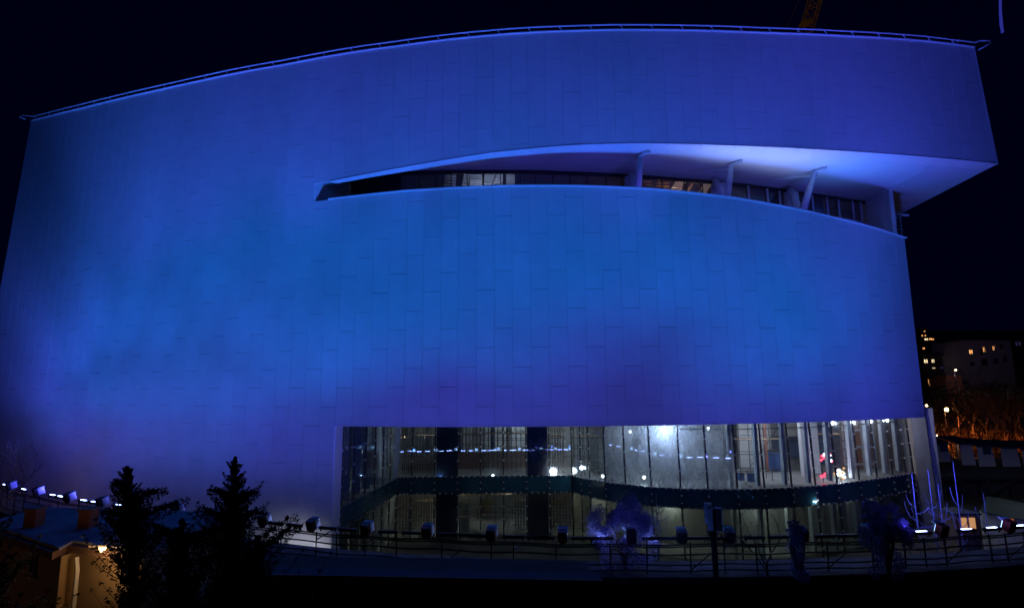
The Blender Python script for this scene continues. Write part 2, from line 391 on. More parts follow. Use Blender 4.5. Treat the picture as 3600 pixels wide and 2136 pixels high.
# soffit band of the upper shell: separate panels with joints
bx = [p[0] for p in Uc if p[0] > XTIP - .2 and p[0] < 39.9] + [39.85]
def edge(x, ins, dz=0):
    nn = nrm_at(Uc, x); return Vector((x, yon(Uc, x), ZE(x) + dz)) - nn * ins
def inset(x): return itp(x, [-15, -8, 0, 10, 25, 35, 40], [.55, .8, 1.0, 1.05, 1.15, 1.25, 1.3])
for i in range(len(bx) - 1):
    x0, x1 = bx[i], bx[i + 1] - .02
    a0, a1, b1_, b0 = edge(x0, -.03, -.05), edge(x1, -.03, -.05), edge(x1 + .35, inset(x1), -.05), edge(x0 + .35, inset(x0), -.05); t = Vector((0, 0, .045))
    if x0 > 38: b1_, b0 = edge(x1, inset(x1), -.05), edge(x0, inset(x0), -.05)
    obj('soffit_panel', MB().hexa([a0, a1, b1_, b0, a0 + t, a1 + t, b1_ + t, b0 + t]), M_TRIM, museum)
# ceiling of the terrace, out to the window line
WL = [(-21, 45.3), (-15, 43.7), (-9.2, 43.1), (-3.9, 42.9), (1.6, 43.06), (6.4, 43.55), (11.1, 44.3), (16, 45.35), (21.3, 46.65), (28.1, 49.1), (35.1, 51.65)]
def wl(t):
    return Vector((itp(t, range(len(WL)), [p[0] for p in WL]), itp(t, range(len(WL)), [p[1] for p in WL]), 0))
ca, cb = [], []
for i in range(41):
    f = i / 40; xo = -15 + f * (34.9 + 15); q = wl(1 + f * 9); q.z = 17.43
    ca.append(edge(xo, inset(xo) - .08, .10)); cb.append(q)
mid = [a.lerp(b, .5) + Vector((0, 0, .12)) for a, b in zip(ca, cb)]
c1 = strip(ca, mid, .12); c2 = strip(mid, cb, .12)
c1.add(c2.v, c2.f); obj('terrace_ceiling', c1, M_SOFFIT, museum, smooth=False)
# side beam underside on the right
sb = MB().hexa([edge(34.9, .9, .02), (39.8, 42.3, 17.32), (41.0, 58, 17.38), (35.2, 58, 17.38), edge(34.9, .9, .5), (39.8, 42.3, 17.8), (41.0, 58, 17.8), (35.2, 58, 17.8)])
obj('side_beam', sb, M_PANEL, museum)
obj('rear_screen', MB().box((38.2, 58.1, 7.2), (6.2, .2, 20.2)), M_NAVY, museum)
# sill cap, terrace floor
sx = [p[0] for p in Lc if p[0] > XTIP - .2] + [33.15]
cap = strip([Vector((x, yon(Lc, x), ZS(x))) + nrm_at(Lc, x) * .1 for x in sx], [Vector((x, yon(Lc, x), ZS(x))) - nrm_at(Lc, x) * .5 for x in sx], .09)
obj('sill_cap', cap, M_TRIM, museum)
tf = MB().extr([(x, yon(Lc, x) + .4) for x in sx] + [(36, 58), (-21, 58)], 10.9, 11.15)
obj('terrace_floor', tf, M_FLOORC, museum)
# bottom edge trim above the glass hall
be = [p[0] for p in Lc if p[0] > XJ - .3] + [33.15]
cap = strip([Vector((x, yon(Lc, x), ZB - .09)) + nrm_at(Lc, x) * .06 for x in be], [Vector((x, yon(Lc, x), ZB - .09)) - nrm_at(Lc, x) * .4 for x in be], .085)
obj('bottom_edge_trim', cap, M_TRIM, museum)
obj('hall_soffit', MB().extr([(x, yon(Lc, x) + .42) for x in be] + [(42, 58), (42, 80), (-12, 80)], -2.95, -2.7), M_SOFFIT, museum)
# end wall of the terrace on the right and slot tip on the left
ew = MB(); e0 = Vector((33.0, yon(Lc, 33.0) + .1, 0))
ew.hexa([(e0.x, e0.y + .15, -3), (e0.x + .12, e0.y + .15, -3), (36.2, 57, -3), (35.6, 57, -3), (e0.x, e0.y + .15, 11.5), (e0.x + .12, e0.y + .15, 11.5), (36.2, 57, 11.5), (35.6, 57, 11.5)])
obj('lower_side_wall', ew, M_PANEL, museum)
pa = atz(3124, 668, 17.35); pb = at(3140, 823, 46.2)
ew = MB().hexa([(pb.x, pb.y, 10.9), (pb.x + .3, pb.y - .1, 10.9), (35.6, 51.7, 10.9), (35.2, 51.8, 10.9), (pa.x, pa.y, 17.35), (pa.x + .3, pa.y - .1, 17.35), (35.6, 51.7, 17.35), (35.2, 51.8, 17.35)])
obj('terrace_end_wall', ew, M_PANEL, museum)
tp = Vector((TIPP[0], TIPP[1], 0))
obj('slot_end_wall', MB().hexa([(tp.x, tp.y - .02, 13.9), (tp.x + .1, tp.y, 13.9), (tp.x + 1.9, 43.6, 13.9), (tp.x + 1.6, 43.6, 13.9), (tp.x, tp.y - .02, 15.4), (tp.x + .1, tp.y, 15.4), (tp.x + 1.9, 43.6, 16.6), (tp.x + 1.6, 43.6, 16.6)]), M_PANEL, museum)

# window strip behind the terrace
def wpt(px):  # point of window line seen at pixel column px
    best = None
    for i in range(200):
        q = wl(i / 20.); 
        if q.y > 0:
            x_, _ = pix((q.x, q.y, 15)); e = abs(x_ - px)
            if best is None or e < best[0]: best = (e, q)
    return best[1].copy()
wtop = MB(); pts = [wl(1 + i * 9 / 60) for i in range(61)]
wtop = strip([Vector((p.x, p.y, 17.12)) for p in pts], [Vector((p.x, p.y + .12, 17.12)) for p in pts], .3)
obj('window_head', wtop, M_DARKSTEEL, museum)
wm = [1408, 1470, 1530, 1585, 1640, 1700, 1760, 1825, 1890, 1950, 2010, 2070, 2130, 2190, 2330, 2420, 2478, 2635, 2697, 2740, 2862, 2910, 2955, 3000, 3035]
for i, px in enumerate(wm):
    q = wpt(px); big = px > 2600
    o = obj('window_mullion', MB().box((q.x, q.y - .05, 14.2), (.16 if big else .07, .14, 6.0), 0), M_FIN if big else M_DARKSTEEL, museum)
for i in range(len(wm) - 1):
    a, b = wpt(wm[i]), wpt(wm[i + 1]); d = (b - a).normalized() * .05
    mb = MB().bar((a + d) + Vector((0, .05, 14.2)), (b - d) + Vector((0, .05, 14.2)), .02, 5.8)
    obj('window_pane', mb, G_CLEAR, museum)
for a, b in ((1900, 2230), (2640, 2700), (2820, 3035)):
    pa_, pb_ = wpt(a), wpt(b)
    obj('window_transom', MB().tube([(pa_.x, pa_.y - .2, 15.2), ((pa_.x + pb_.x) / 2, wpt((a + b) / 2).y - .2, 15.2), (pb_.x, pb_.y - .2, 15.2)], .06, 5), M_FIN, museum)
for a in (2222, 2518, 2772):
    q = wpt(a); obj('pier', MB().box((q.x, q.y - .45, 13.9), (1.05, .7, 6.2)), M_FIN, museum)
# V columns
for (tx, ty, bx_, by_, sx_, sy_) in ((2254, 545, 2240, 662, 2219, 610), (2572, 577, 2554, 697, 2514, 634), (2866, 601, 2818, 738, 2776, 664)):
    T = atz(tx, ty, 17.4); S = at(sx_, sy_, wpt(sx_).y - .75); B = at(bx_, by_ + 16, (T.y + S.y) / 2)
    mb = MB(); mb.tube([B, B.lerp(T, .5), T], [.34, .27, .2], 8)
    arm = obj('slanted_column', mb, M_FIN, museum, smooth=True)
    mb = MB(); dirv = Vector((1.3, .2, 0)); mb.bar(T + Vector((-.1, 0, -.1)), T + Vector((.55, -.75, -.03)), .16, .18)
    o = obj('column_bracket', mb, M_FIN, museum); o.parent = arm
    o = obj('tie_rod', MB().tube([T + Vector((-.1, .1, -.35)), T + Vector((-2.8, 1.6, -.15))], .04, 5), M_FIN, museum); o.parent = arm
    obj('slanted_column', MB().tube([B, B.lerp(S, .5), S], [.34, .3, .26], 8), M_FIN, museum, smooth=True)
obj('attic_light_stop_wall', MB().hexa([(35.5, 51.9, 11.2), (35.8, 51.9, 11.2), (36.0, 60, 11.2), (35.7, 60, 11.2), (35.5, 51.9, 24.5), (35.8, 51.9, 24.5), (36.0, 60, 24.5), (35.7, 60, 24.5)]), M_PANEL, museum)  # wall added to block attic lamp light from the side beam
obj('slot_light_stop', MB().bar((-13.2, 43.55, 14.6), (-9.25, 43.2, 14.6), .15, 7.0), mat('dark_lining', (.03, .03, .05), .8), museum)  # dark wall added to keep attic lamp light off the slot end
# slatted bays inside the attic storey, seen above the sill
def vis_z(px, py, Y): return at(px, py, Y).z
for (x0, x1, yb, yt, n, mt, sh) in ((1480, 1505, 690, 640, 3, M_WOOD, -8), (1560, 1600, 680, 610, 8, M_PIPE, 3), (1622, 1642, 668, 605, 8, M_PIPE, 10), (1652, 1694, 660, 602, 8, M_PIPE, 0), (1700, 1765, 662, 605, 9, M_TRIM, 4), (1780, 1810, 660, 605, 8, M_PIPE, 0), (2262, 2290, 690, 612, 7, M_WOOD, 0), (2300, 2345, 700, 622, 8, M_WOOD, 14), (2335, 2372, 706, 624, 10, M_TRIM, 50), (2395, 2405, 706, 632, 9, M_WOOD, 42), (2442, 2470, 700, 640, 8, M_TRIM, 38)):
    for k in range(n):
        f = k / (n - 1); py = yb + (yt - yb) * f; a = at(x0 + sh * f, py, 50); b = at(x1 + sh * f, py, 50)
        obj('slat', MB().hexa([a, b, b + Vector((0, .3, -.02)), a + Vector((0, .3, -.02)), a + Vector((0, 0, .1)), b + Vector((0, 0, .1)), b + Vector((0, .3, .08)), a + Vector((0, .3, .08))]), mt, museum)
obj('attic_ceiling', MB().extr([(-20, 46)] + [(p[0], p[1] + .3) for p in WL[1:]] + [(36, 70), (-20, 70)], 24.6, 24.7), M_CONC, museum)
obj('attic_back_wall', MB().box((8, 60, 17.8), (56, .4, 13.8)), mat('dark_lining', (.03, .03, .05), .8), museum)
bm_ = MB()
for k in range(14):
    q = wpt(1450 + k * 118); z0 = vis_z(1450 + k * 118, 720, q.y + 1.7); bm_.bar((q.x, q.y + 1.6, z0 - .5), (q.x + random.uniform(-1.2, 1.6), q.y + 1.7, z0 + 3.4), .09)
for k in range(9):
    a = at(1450 + k * 170, 690 if k < 6 else 700, 47 + k * .3); b = at(1600 + k * 170, 640 if k % 2 else 700, 47.4 + k * .3); bm_.bar(a, b, .05)
obj('attic_bracing', bm_, M_SCAF, museum)

# ------------------------------------------------------------------ glass hall
LEAN = .053
def cw(x, y, z, lean=True): return Vector((x, y + (LEAN * (z + 9) if lean else 0), z))
xj = JOINTX[0]; yj = JOINTX[1]
# jamb of the opening
obj('opening_jamb', MB().hexa([(xj - .05, yj - .03, GZ), (xj + .05, yj - .0, GZ), (xj + .3, yj + 1.0, GZ), (xj - .2, yj + 1.0, GZ), (xj - .05, yj - .03, ZB - .01), (xj + .05, yj, ZB - .01), (xj + .3, yj + 1.0, ZB - .01), (xj - .2, yj + 1.0, ZB - .01)]), M_TRIM, museum)
retA = [(xj + .3 + (-11.1 - xj - .3) * t, yj + 1.05 + (53.4 - yj - 1.05) * t) for t in (0, .18, .36, .53, .69, .84, 1)]
midB = [(at(1450 + 80 * k, 1600, 53.7).x, 53.5 + .05 * k) for k in range(8)]
bul_pts = [(midB[-1][0], midB[-1][1]), (7.0, 51.6), (8.4, 49.9), (12, 47.6), (15, 46.75), (18.5, 46.4), (22, 46.7), (26, 47.8), (30, 49.4), (34, 51.3), (38.6, 54)]
def smooth_poly(P, n=12):
    out = []
    for i in range(len(P) - 1):
        p0, p1, p2, p3 = P[max(i - 1, 0)], P[i], P[i + 1], P[min(i + 2, len(P) - 1)]
        for k in range(n):
            t = k / n; out.append(tuple(.5 * ((2 * p1[a]) + (-p0[a] + p2[a]) * t + (2 * p0[a] - 5 * p1[a] + 4 * p2[a] - p3[a]) * t * t + (-p0[a] + 3 * p1[a] - 3 * p2[a] + p3[a]) * t ** 3) for a in (0, 1)))
    out.append(P[-1]); return out
BUL = smooth_poly(bul_pts)
def bul_at(px):
    return min(BUL, key=lambda p: abs(pix((p[0], p[1], -8.5))[0] - px))
bpx = [2040, 2072, 2128, 2203, 2290, 2388, 2485, 2592, 2690, 2780, 2868, 2945, 3015, 3080, 3135, 3185, 3225]
BULB = [midB[-1]] + [bul_at(p) for p in bpx]
fit = MB(); spn = 0
def pane(a, b, z0, z1, m, name, lean=True, t=.03):
    a0, b0, a1, b1 = cw(a[0], a[1], z0, lean), cw(b[0], b[1], z0, lean), cw(a[0], a[1], z1, lean), cw(b[0], b[1], z1, lean)
    d = (b0 - a0).normalized(); g = d * .035; n = Vector((d.y, -d.x, 0)) * t
    a0 += g; a1 += g; b0 -= g; b1 -= g; tw = Vector((0, random.uniform(-.012, .012), 0)); b1 += tw
    q = [a0 - n, b0 - n, b0 + n, a0 + n, a1 - n, b1 - n, b1 + n, a1 + n]
    # single sheet facing out keeps the reflection crisp; edges give it thickness
    return obj(name, MB().hexa(q), m, museum)
def fitting(p): fit.box(p, (.125, .07, .125))
def wallrun(P, lean, dusty=lambda i: False, navy=lambda i: False, mull=M_DARKSTEEL):
    for i, p in enumerate(P):
        a, b = cw(p[0], p[1], GZ, lean), cw(p[0], p[1], -2.96, lean)
        obj('mullion', MB().bar(a + Vector((0, -.03, 0)), b + Vector((0, -.03, 0)), .10, .14), mull, museum)
        for z in [-14, -12.9, -11.8, -10.75, -10.2, -9.6, -9.05, -7.6, -6.3, -5.0]: fitting(cw(p[0], p[1] - .13, z + .1, lean))
        if i < len(P) - 1:
            q = P[i + 1]
            up = pane(p, q, -8.95, -3.0, G_DUST if dusty(i) else G_CLEAR, 'glass_pane', lean)
            pane(p, q, -10.45, -9.03, M_SPAN, 'spandrel_panel', lean)
            pane(p, q, GZ + .02, -10.52, G_LOW, 'glass_pane', lean)
            for k in range(1, 4):
                f = k / 4; x_, y_ = p[0] + (q[0] - p[0]) * f, p[1] + (q[1] - p[1]) * f
                fitting(cw(x_, y_ - .1, -8.99, lean)); fitting(cw(x_, y_ - .1, -10.49, lean))
            for z in (-8.99, -10.49):
                obj('transom', MB().bar(cw(p[0], p[1] - .02, z, lean), cw(q[0], q[1] - .02, z, lean), .08, .07), mull, museum)
            if navy(i):
                d = Vector((q[0] - p[0], q[1] - p[1], 0))
                mbn = MB().bar(Vector((p[0] + .1, p[1] + .5, -9)), Vector((q[0] - .1, q[1] + .5, -9)), .2, 11.4)
                obj('shaft_wall', mbn, M_NAVY, museum)
wallrun(retA, False)
wallrun([retA[-1]] + midB, True, navy=lambda i: i in (2, 6))
wallrun(BULB, True, dusty=lambda i: 3 <= i <= 7)
obj('glass_fittings', fit, M_FIT, museum, kind='stuff')
for i, (a_, b_, m_, hgt) in enumerate(((1432, 1535, M_BROWN, 1.5), (1605, 1700, M_BRICK, 1.6), (1700, 1850, M_BROWN, 1.7), (1940, 2060, M_CONC, 1.0))):  # strips added for the dark lower hall and the orange house reflection
    p, q = at(a_, 1600, 59), at(b_, 1600, 59); obj('shade_reflection_band', MB().box(((p.x + q.x) / 2, 59 + i * .4, -9.15 + hgt / 2), (q.x - p.x, .15, hgt)), m_, museum)
for k in range(7):
    p = at(1440 + k * 58, 1600, 61); obj('hall_column', MB().box((p.x, 61 + (k % 3), -5.9), (.5, .5, 6.4)), M_NAVY if k % 2 else M_CONC, museum)
# steel fins inside
for p in retA[1:-1]:
    obj('steel_fin', MB().box((p[0] - .75, p[1] + .1, -5.9), (.7, .22, 6.0)), M_FIN, museum)
    obj('steel_fin', MB().box((p[0] - .75, p[1] + .1, -12.5), (.7, .22, 4.1)), M_FIN, museum)
obj('corner_column', MB().bar((-11.9, 52.9, GZ), (-11.2, 53.6, -9), .5), M_FIN, museum)
obj('corner_column', MB().bar((-11.2, 53.0, -8.9), (-11.0, 53.5, -3), .42), M_FIN, museum)
for p in BULB[8:-1]:
    obj('steel_fin', MB().box((p[0] - .28, p[1] + .55, -5.85), (.24, .5, 5.9)), M_FIN, museum)
    obj('steel_fin', MB().box((p[0] - .28, p[1] + .5, -12.5), (.24, .5, 4.1)), M_FIN, museum)
obj('end_pier', MB().hexa([(38.9, 53.6, GZ), (40.2, 53.4, GZ), (41.4, 56, GZ), (39.6, 56, GZ), (38.9, 54.0, -2.9), (40.2, 53.8, -2.9), (41.4, 56, -2.9), (39.6, 56, -2.9)]), M_CONC, museum)
obj('end_pier', MB().hexa([(40.5, 53.8, GZ), (41.1, 53.8, GZ), (41.9, 56, GZ), (41.5, 56, GZ), (40.5, 54.0, -2.9), (41.1, 53.9, -2.9), (41.9, 56, -2.9), (41.5, 56, -2.9)]), M_PANEL, museum)
# floors
fl = [(retA[0][0] - .1, retA[0][1] + .5)] + [(p[0] - .1, p[1]) for p in retA[1:-1]] + [(-11.2, 53.8)] + [(p[0], p[1] + .28) for p in midB] + [(p[0], p[1] + .3) for p in BULB[1:]] + [(42, 56), (42, 80), (-34, 80), (-34, 50)]
obj('floor_slab', MB().extr(fl, -10.3, -9.15), M_FLOORC, museum)
obj('ground_floor', MB().extr(fl, GZ - .1, GZ + .06), M_FLOORC, museum)
# inner walls
obj('inner_wall', MB().box((-24, 62, -5.9), (30, .3, 6.4)), M_CONC, museum)
obj('inner_wall', MB().box((2, 69, -5.9), (24, .3, 6.4)), M_PLAST, museum)
obj('inner_wall', MB().box((-6, 66, -12.4), (40, .3, 4.2)), M_CONC, museum)
cw_in = []
for p in BULB[2:9]: cw_in.append((p[0] + .9, p[1] + 5.0))
mb = MB()
for i in range(len(cw_in) - 1): mb.bar(Vector((*cw_in[i], -6)), Vector((*cw_in[i + 1], -6)), .2, 6.2)
obj('curved_inner_wall', mb, mat('dark_concrete', (.16, .17, .18), .85, .25), museum)
mb = MB()
for i in range(2, len(BULB) - 2):
    a, b = BULB[i], BULB[i + 1]; mb.bar(Vector((a[0] + .8, a[1] + 4, -12.4)), Vector((b[0] + .8, b[1] + 4, -12.4)), .2, 4.2)
obj('curved_lower_wall', mb, M_CONC, museum)
def ip(px, Y): return at(px, 1600, Y)
p = ip(2655, 58); obj('white_room_wall', MB().box((p.x, 58, -5.9), (3.4, .3, 6.3)), M_PLAST, museum)
p = ip(2770, 62); obj('white_room_wall', MB().box((p.x, 62, -4.6), (6.0, .3, 3.4)), M_PLAST, museum)
p = ip(2770, 64); obj('inner_wall', MB().box((p.x, 65, -7.5), (8, .3, 3)), M_BLUEBOX, museum)
p = ip(2826, 53); obj('round_column', MB().box((p.x, 53, -5.9), (.55, .5, 6.3)), M_TRIM, museum)
p = ip(2858, 54); obj('round_column', MB().box((p.x, 54.3, -5.9), (1.3, .6, 6.3)), M_FIN, museum)
p = ip(2915, 60); obj('dark_partition', MB().box((p.x, 60, -5.9), (3.0, .3, 6.3)), M_NAVY, museum)
# block wall with pale mortar frames
pL, pR = ip(2962, 56.5), ip(3075, 57.5)
bw = obj('block_wall', MB().bar(Vector((pL.x, pL.y, -5.9)), Vector((pR.x, pR.y, -5.9)), .25, 6.3), M_BRICK, museum)
mb = MB()
for f in (0.02, .3, .62, .98):
    q = pL.lerp(pR, f); mb.box((q.x, q.y - .2, -5.9), (.22, .1, 6.2))
for z in (-8.6, -6.9, -5.2, -3.6): mb.bar(Vector((pL.x, pL.y - .22, z)), Vector((pR.x, pR.y - .22, z)), .1, .22)
o = obj('pale_frame', mb, M_FIN, museum); o.parent = bw
pL, pR = ip(3075, 57.5), ip(3240, 58)
obj('brown_wall', MB().bar(Vector((pL.x, pL.y, -5.9)), Vector((pR.x, pR.y, -5.9)), .25, 6.3), M_BROWN, museum)
p = ip(2735, 55); obj('rusty_pipe', MB().tube([(p.x - 1.1, 55, -9), (p.x - 1.1, 55, -3)], .12, 8), M_BRICK, museum)
for px in (2300, 2480, 2615, 2740, 2860, 2990, 3100):
    p = ip(px, 51.8); obj('lower_column', MB().box((p.x, 52.2, -12.4), (.9, .5, 4.1)), M_PLAST if px % 3 else M_CONC, museum)
# top truss pipe seen under the shell on the right
obj('service_pipe', MB().tube([cw(p[0], p[1] + .35, -4.15) for p in BULB[6:-1]], .05, 6), M_DARKSTEEL, museum)

# ------------------------------------------------------------------ scaffolds in the hall
def scaffold(px0, px1, Y, z0, z1, nx_, nz, label, m=M_SCAF, depth=1.2):
    a, b = ip(px0, Y), ip(px1, Y); t = thing('scaffold', label, 'scaffold', ((a.x + b.x) / 2, Y, z0), 'scaffolds standing inside the glass hall')
    for i in range(nx_ + 1):
        x_ = a.x + (b.x - a.x) * i / nx_
        for dy in (0, depth): obj('standard', MB().tube([(x_, Y + dy, z0), (x_ + random.uniform(-.05, .05), Y + dy, z1)], .035, 4), m, t)
    for k in range(nz):
        z = z0 + (z1 - z0) * (k + .6) / nz
        for dy in (0, depth): obj('ledger', MB().tube([(a.x - .3, Y + dy - .06, z + dy * .1), (b.x + .3, Y + dy - .06, z + random.uniform(-.06, .06))], .03, 4), m, t)
    obj('brace', MB().tube([(a.x, Y - .1, z0 + .2), (b.x, Y - .1, z1 - .4)], .03, 4), m, t)
    if nz > 2: obj('plank', MB().box(((a.x + b.x) / 2, Y + depth / 2, z0 + (z1 - z0) * .62), (b.x - a.x, depth, .05)), M_WOOD, t)
scaffold(1415, 1452, 55.5, -9.05, -3.2, 5, 6, 'narrow rusty scaffold tower just right of the pale corner column, upper floor')
scaffold(1458, 1528, 56.5, -9.05, -3.2, 7, 4, 'dense scaffold behind the first wide pane, left of the left navy shaft')
scaffold(1700, 1848, 58, -9.05, -3.2, 9, 7, 'wide scaffold grid against the bright white room, upper floor')
scaffold(1935, 1982, 56, -9.05, -3.2, 5, 8, 'bright lit scaffold tower right of the right navy shaft, upper floor')
scaffold(1935, 2000, 56, GZ + .06, -10.4, 6, 6, 'scaffold tower on the lower floor right of the right navy shaft')
scaffold(1390, 1455, 55.5, GZ + .06, -10.4, 6, 6, 'scaffold beside the pale corner column on the lower floor')
scaffold(1460, 1530, 57, GZ + .06, -10.4, 8, 3, 'scaffold props left of the left navy shaft on the lower floor')
scaffold(2600, 2765, 50.6, -9.05, -3.2, 3, 4, 'open black scaffold in front of the white room on the upper floor', M_DARKSTEEL)
scaffold(2880, 2990, 54.5, -9.05, -3.2, 4, 7, 'black scaffold in front of the red block wall', M_DARKSTEEL)
scaffold(1620, 1800, 60, GZ + .06, -10.4, 6, 5, 'low dark scaffold behind the yellow banner on the lower floor')

scaffold(1206, 1290, 49, -9.05, -3.2, 6, 5, 'scaffold behind the left return glazing on the upper floor')
scaffold(1612, 1698, 57.5, -9.05, -3.2, 7, 6, 'scaffold just right of the left navy shaft, upper floor')
scaffold(2020, 2120, 54.5, -9.05, -3.2, 6, 6, 'dark scaffold behind the first curved panes', M_DARKSTEEL)
scaffold(1810, 1850, 56.5, GZ + .06, -10.4, 4, 6, 'narrow scaffold left of the right navy shaft on the lower floor')

# site banner with red lettering strokes (unreadable in the photograph)
p = at(1712, 1765, 55.2); bn = thing('site_banner', 'yellow banner with two lines of red script hanging on the lower floor', 'banner', (p.x, p.y, p.z - .5))
obj('cloth', MB().box((p.x, p.y, p.z), (1.35, .03, .72)), M_YELLOW, bn)
mb = MB()
for r in range(2):
    for k in range(11):
        x_ = p.x - .56 + k * .11; z_ = p.z + .15 - r * .3; mb.tube([(x_, p.y - .03, z_), (x_ + .04, p.y - .03, z_ - .05), (x_ + .09, p.y - .03, z_ + random.uniform(-.02, .08))], .014, 4)
obj('lettering', mb, M_REDP, bn)
bb = thing('notice_board', 'dark board with small red and green marks under the yellow banner', 'notice board', (p.x, 55.3, p.z - 1.1))
obj('board', MB().box((p.x, 55.3, p.z - .75), (1.2, .04, .65)), M_BRICK, bb)
for k in range(5): obj('pictogram', MB().box((p.x - .46 + k * .22, 55.26, p.z - .68), (.08, .02, .22)), (M_REDP, M_YELLOW, M_TEALBOX)[k % 3], bb)
for px, Yy, m_, lb in ((1632, 55.5, M_TEALBOX, 'teal site cabin left of the yellow banner'), ):
    p = ip(px, Yy); t = thing('site_cabin', lb, 'cabin', (p.x, Yy, GZ)); obj('body', MB().box((p.x, Yy + .6, GZ + 1.4), (1.0, 1.2, 2.6)), m_, t); obj('roof', MB().box((p.x, Yy + .6, GZ + 2.76), (1.1, 1.3, .1)), M_DARKSTEEL, t)
    obj('door', MB().box((p.x + .1, Yy - .02, GZ + 1.2), (.5, .04, 1.9)), M_NAVY, t)
for px, py, Yy, s, lb in ((2725, 1605, 57, 1.9, 'tall blue container in front of the dark opening'), (2635, 1645, 50.9, .7, 'small blue crate on the upper floor beside the black scaffold'), (2600, 1660, 51.5, .6, 'dark crate left of the small blue crate')):
    p = ip(px, Yy); t = thing('crate', lb, 'crate', (p.x, Yy, -9.15)); obj('body', MB().box((p.x, Yy, -9.13 + s / 2), (s * .8, s * .7, s)), M_BLUEBOX if 'blue' in lb else M_BLACK, t)
    obj('lid', MB().box((p.x, Yy, -9.1 + s), (s * .86, s * .76, .06)), M_BLACK, t)
    for q in (-.2, .2): obj('rib', MB().box((p.x + q * s, Yy - s * .36, -9.13 + s / 2), (.05, .04, s * .9)), M_BLUEBOX if 'blue' in lb else M_BLACK, t)

# white gantry pipes on the lower floor
t = thing('pipe_frame', 'white pipe frame crossing below the yellow banner on the lower floor', 'frame', (-2.5, 54.6, GZ))
a, b = at(1615, 1815, 54.8), at(1845, 1810, 54.8); c_, d_ = at(1690, 1745, 54.8), at(1690, 1815, 54.8)
obj('crossbar', MB().tube([a, b], .05, 6), M_TRIM, t); obj('post', MB().tube([c_, d_], .05, 6), M_TRIM, t)
obj('leg', MB().tube([at(1738, 1815, 54.8), Vector((at(1738, 1815, 54.8).x, 54.8, GZ))], .04, 6), M_TRIM, t)
for k in (0, 14): obj('strut', MB().tube([at(1785 + k, 1815, 54.6), at(1768 + k, 1860, 54.6)], .05, 6), M_TRIM, t)

# ------------------------------------------------------------------ lamps in the hall
def worklamp(px, py, Y, e, col, label, m=M_BULBW, r=.1, energy_scale=1):
    p = at(px, py, Y); t = thing('work_lamp', label, 'work lamp', p - Vector((0, 0, .3)), 'work lamps burning in the glass hall')
    obj('bulb', MB().ball(p, r, n=8, k=6), m, t, smooth=True)
    obj('bracket', MB().tube([p - Vector((0, 0, r)), p - Vector((0, 0, r + .3))], .03, 5), M_DARKSTEEL, t)
    obj('reflector', MB().box(p + Vector((0, r + .06, 0)), (r * 3, .04, r * 2.4)), M_DARKSTEEL, t)
    lamp('POINT', p - Vector((0, r + .12, 0)), e, col, t, size=r)
CW = (.8, .9, 1)
worklamp(1264, 1588, 50.5, 90, CW, 'round white lamp behind the left return glazing', r=.16)
worklamp(1945, 1656, 54.9, 110, (1, .97, .92), 'brightest starburst lamp at the foot of the lit scaffold tower', r=.34)
worklamp(2045, 1643, 52.6, 30, (.7, .95, 1), 'cyan white lamp tilted behind the second curved pane', r=.17)
worklamp(2265, 1677, 49.9, 22, (.85, 1, .95), 'greenish white lamp behind the dusty curved panes', r=.14)
worklamp(1549, 1674, 54.2, 20, (.7, .9, 1), 'small blue white lamp in front of the left navy shaft', r=.12)
worklamp(1733, 1671, 54.2, 20, (.7, .9, 1), 'small blue white lamp between the two navy shafts', r=.1)
worklamp(1911, 1706, 54.2, 6, (1, .6, .3), 'tiny amber lamp left of the starburst lamp', M_BULBO, r=.05)
worklamp(2780, 1722, 48.2, 15, (.7, .95, 1), 'small cyan lamp on the teal band right of the antennas', r=.07)
worklamp(2865, 1762, 47.6, 8, CW, 'small white lamp low on the teal band', r=.08)
worklamp(2335, 1508, 48.9, 760, (.62, .75, 1), 'strong lamp high behind the dusty curved glass', r=.2)
worklamp(2215, 1517, 50.4, 60, (.8, .85, 1), 'second lamp high behind the dusty curved glass', r=.12)
worklamp(2490, 1506, 49.0, 60, (.85, .9, 1), 'lamp high beside the dusty glass edge', r=.12)
for i, (px, e) in enumerate(((2928, 150), (2996, 200), (3060, 120), (3118, 200))):
    p = bul_at(px); worklamp(px, 1486 - i * 3, p[1] + 1.0, e, (.85, .88, 1), ORD[i] + ' ceiling lamp from the left between the pale fins', r=.14)
def hiddenlamp(loc, e, col, label):  # unseen lamps added to brighten the hall interior
    t = thing('unseen_site_lamp', label, 'work lamp', Vector(loc), 'work lamps burning in the glass hall')
    obj('bulb', MB().ball(loc, .12), M_BULBW, t); obj('shade', MB().box(Vector(loc) + Vector((0, 0, .2)), (.4, .4, .05)), M_DARKSTEEL, t)
    lamp('POINT', Vector(loc) - Vector((0, 0, .22)), e, col, t, size=.15)
hiddenlamp((-17, 55, -3.6), 110, (.9, .95, 1), 'unseen lamp hung under the hall ceiling behind the left return glazing')
hiddenlamp((1, 66, -3.7), 300, (.85, .95, 1), 'unseen lamp hung in the bright white room behind the wide scaffold')
hiddenlamp((6.5, 57, -3.4), 140, (1, .95, .85), 'unseen lamp hung over the scaffold tower right of the navy shaft')
hiddenlamp((23, 53, -3.4), 750, (.92, .9, 1), 'unseen lamp hung over the white room behind the black scaffold')
hiddenlamp((32, 54, -3.4), 300, (1, .85, .8), 'unseen lamp hung before the red block wall')
hiddenlamp((-14, 52, -10.9), 120, (1, .92, .78), 'unseen lower floor lamp behind the left return glazing')
hiddenlamp((-7, 58, -10.8), 130, (1, .93, .8), 'unseen lower floor lamp behind the first wide pane')
hiddenlamp((0, 60, -10.8), 110, (.9, .9, 1), 'unseen lower floor lamp behind the yellow banner')
hiddenlamp((7, 54, -10.8), 50, (1, .95, .7), 'unseen lower floor lamp by the scaffold tower')
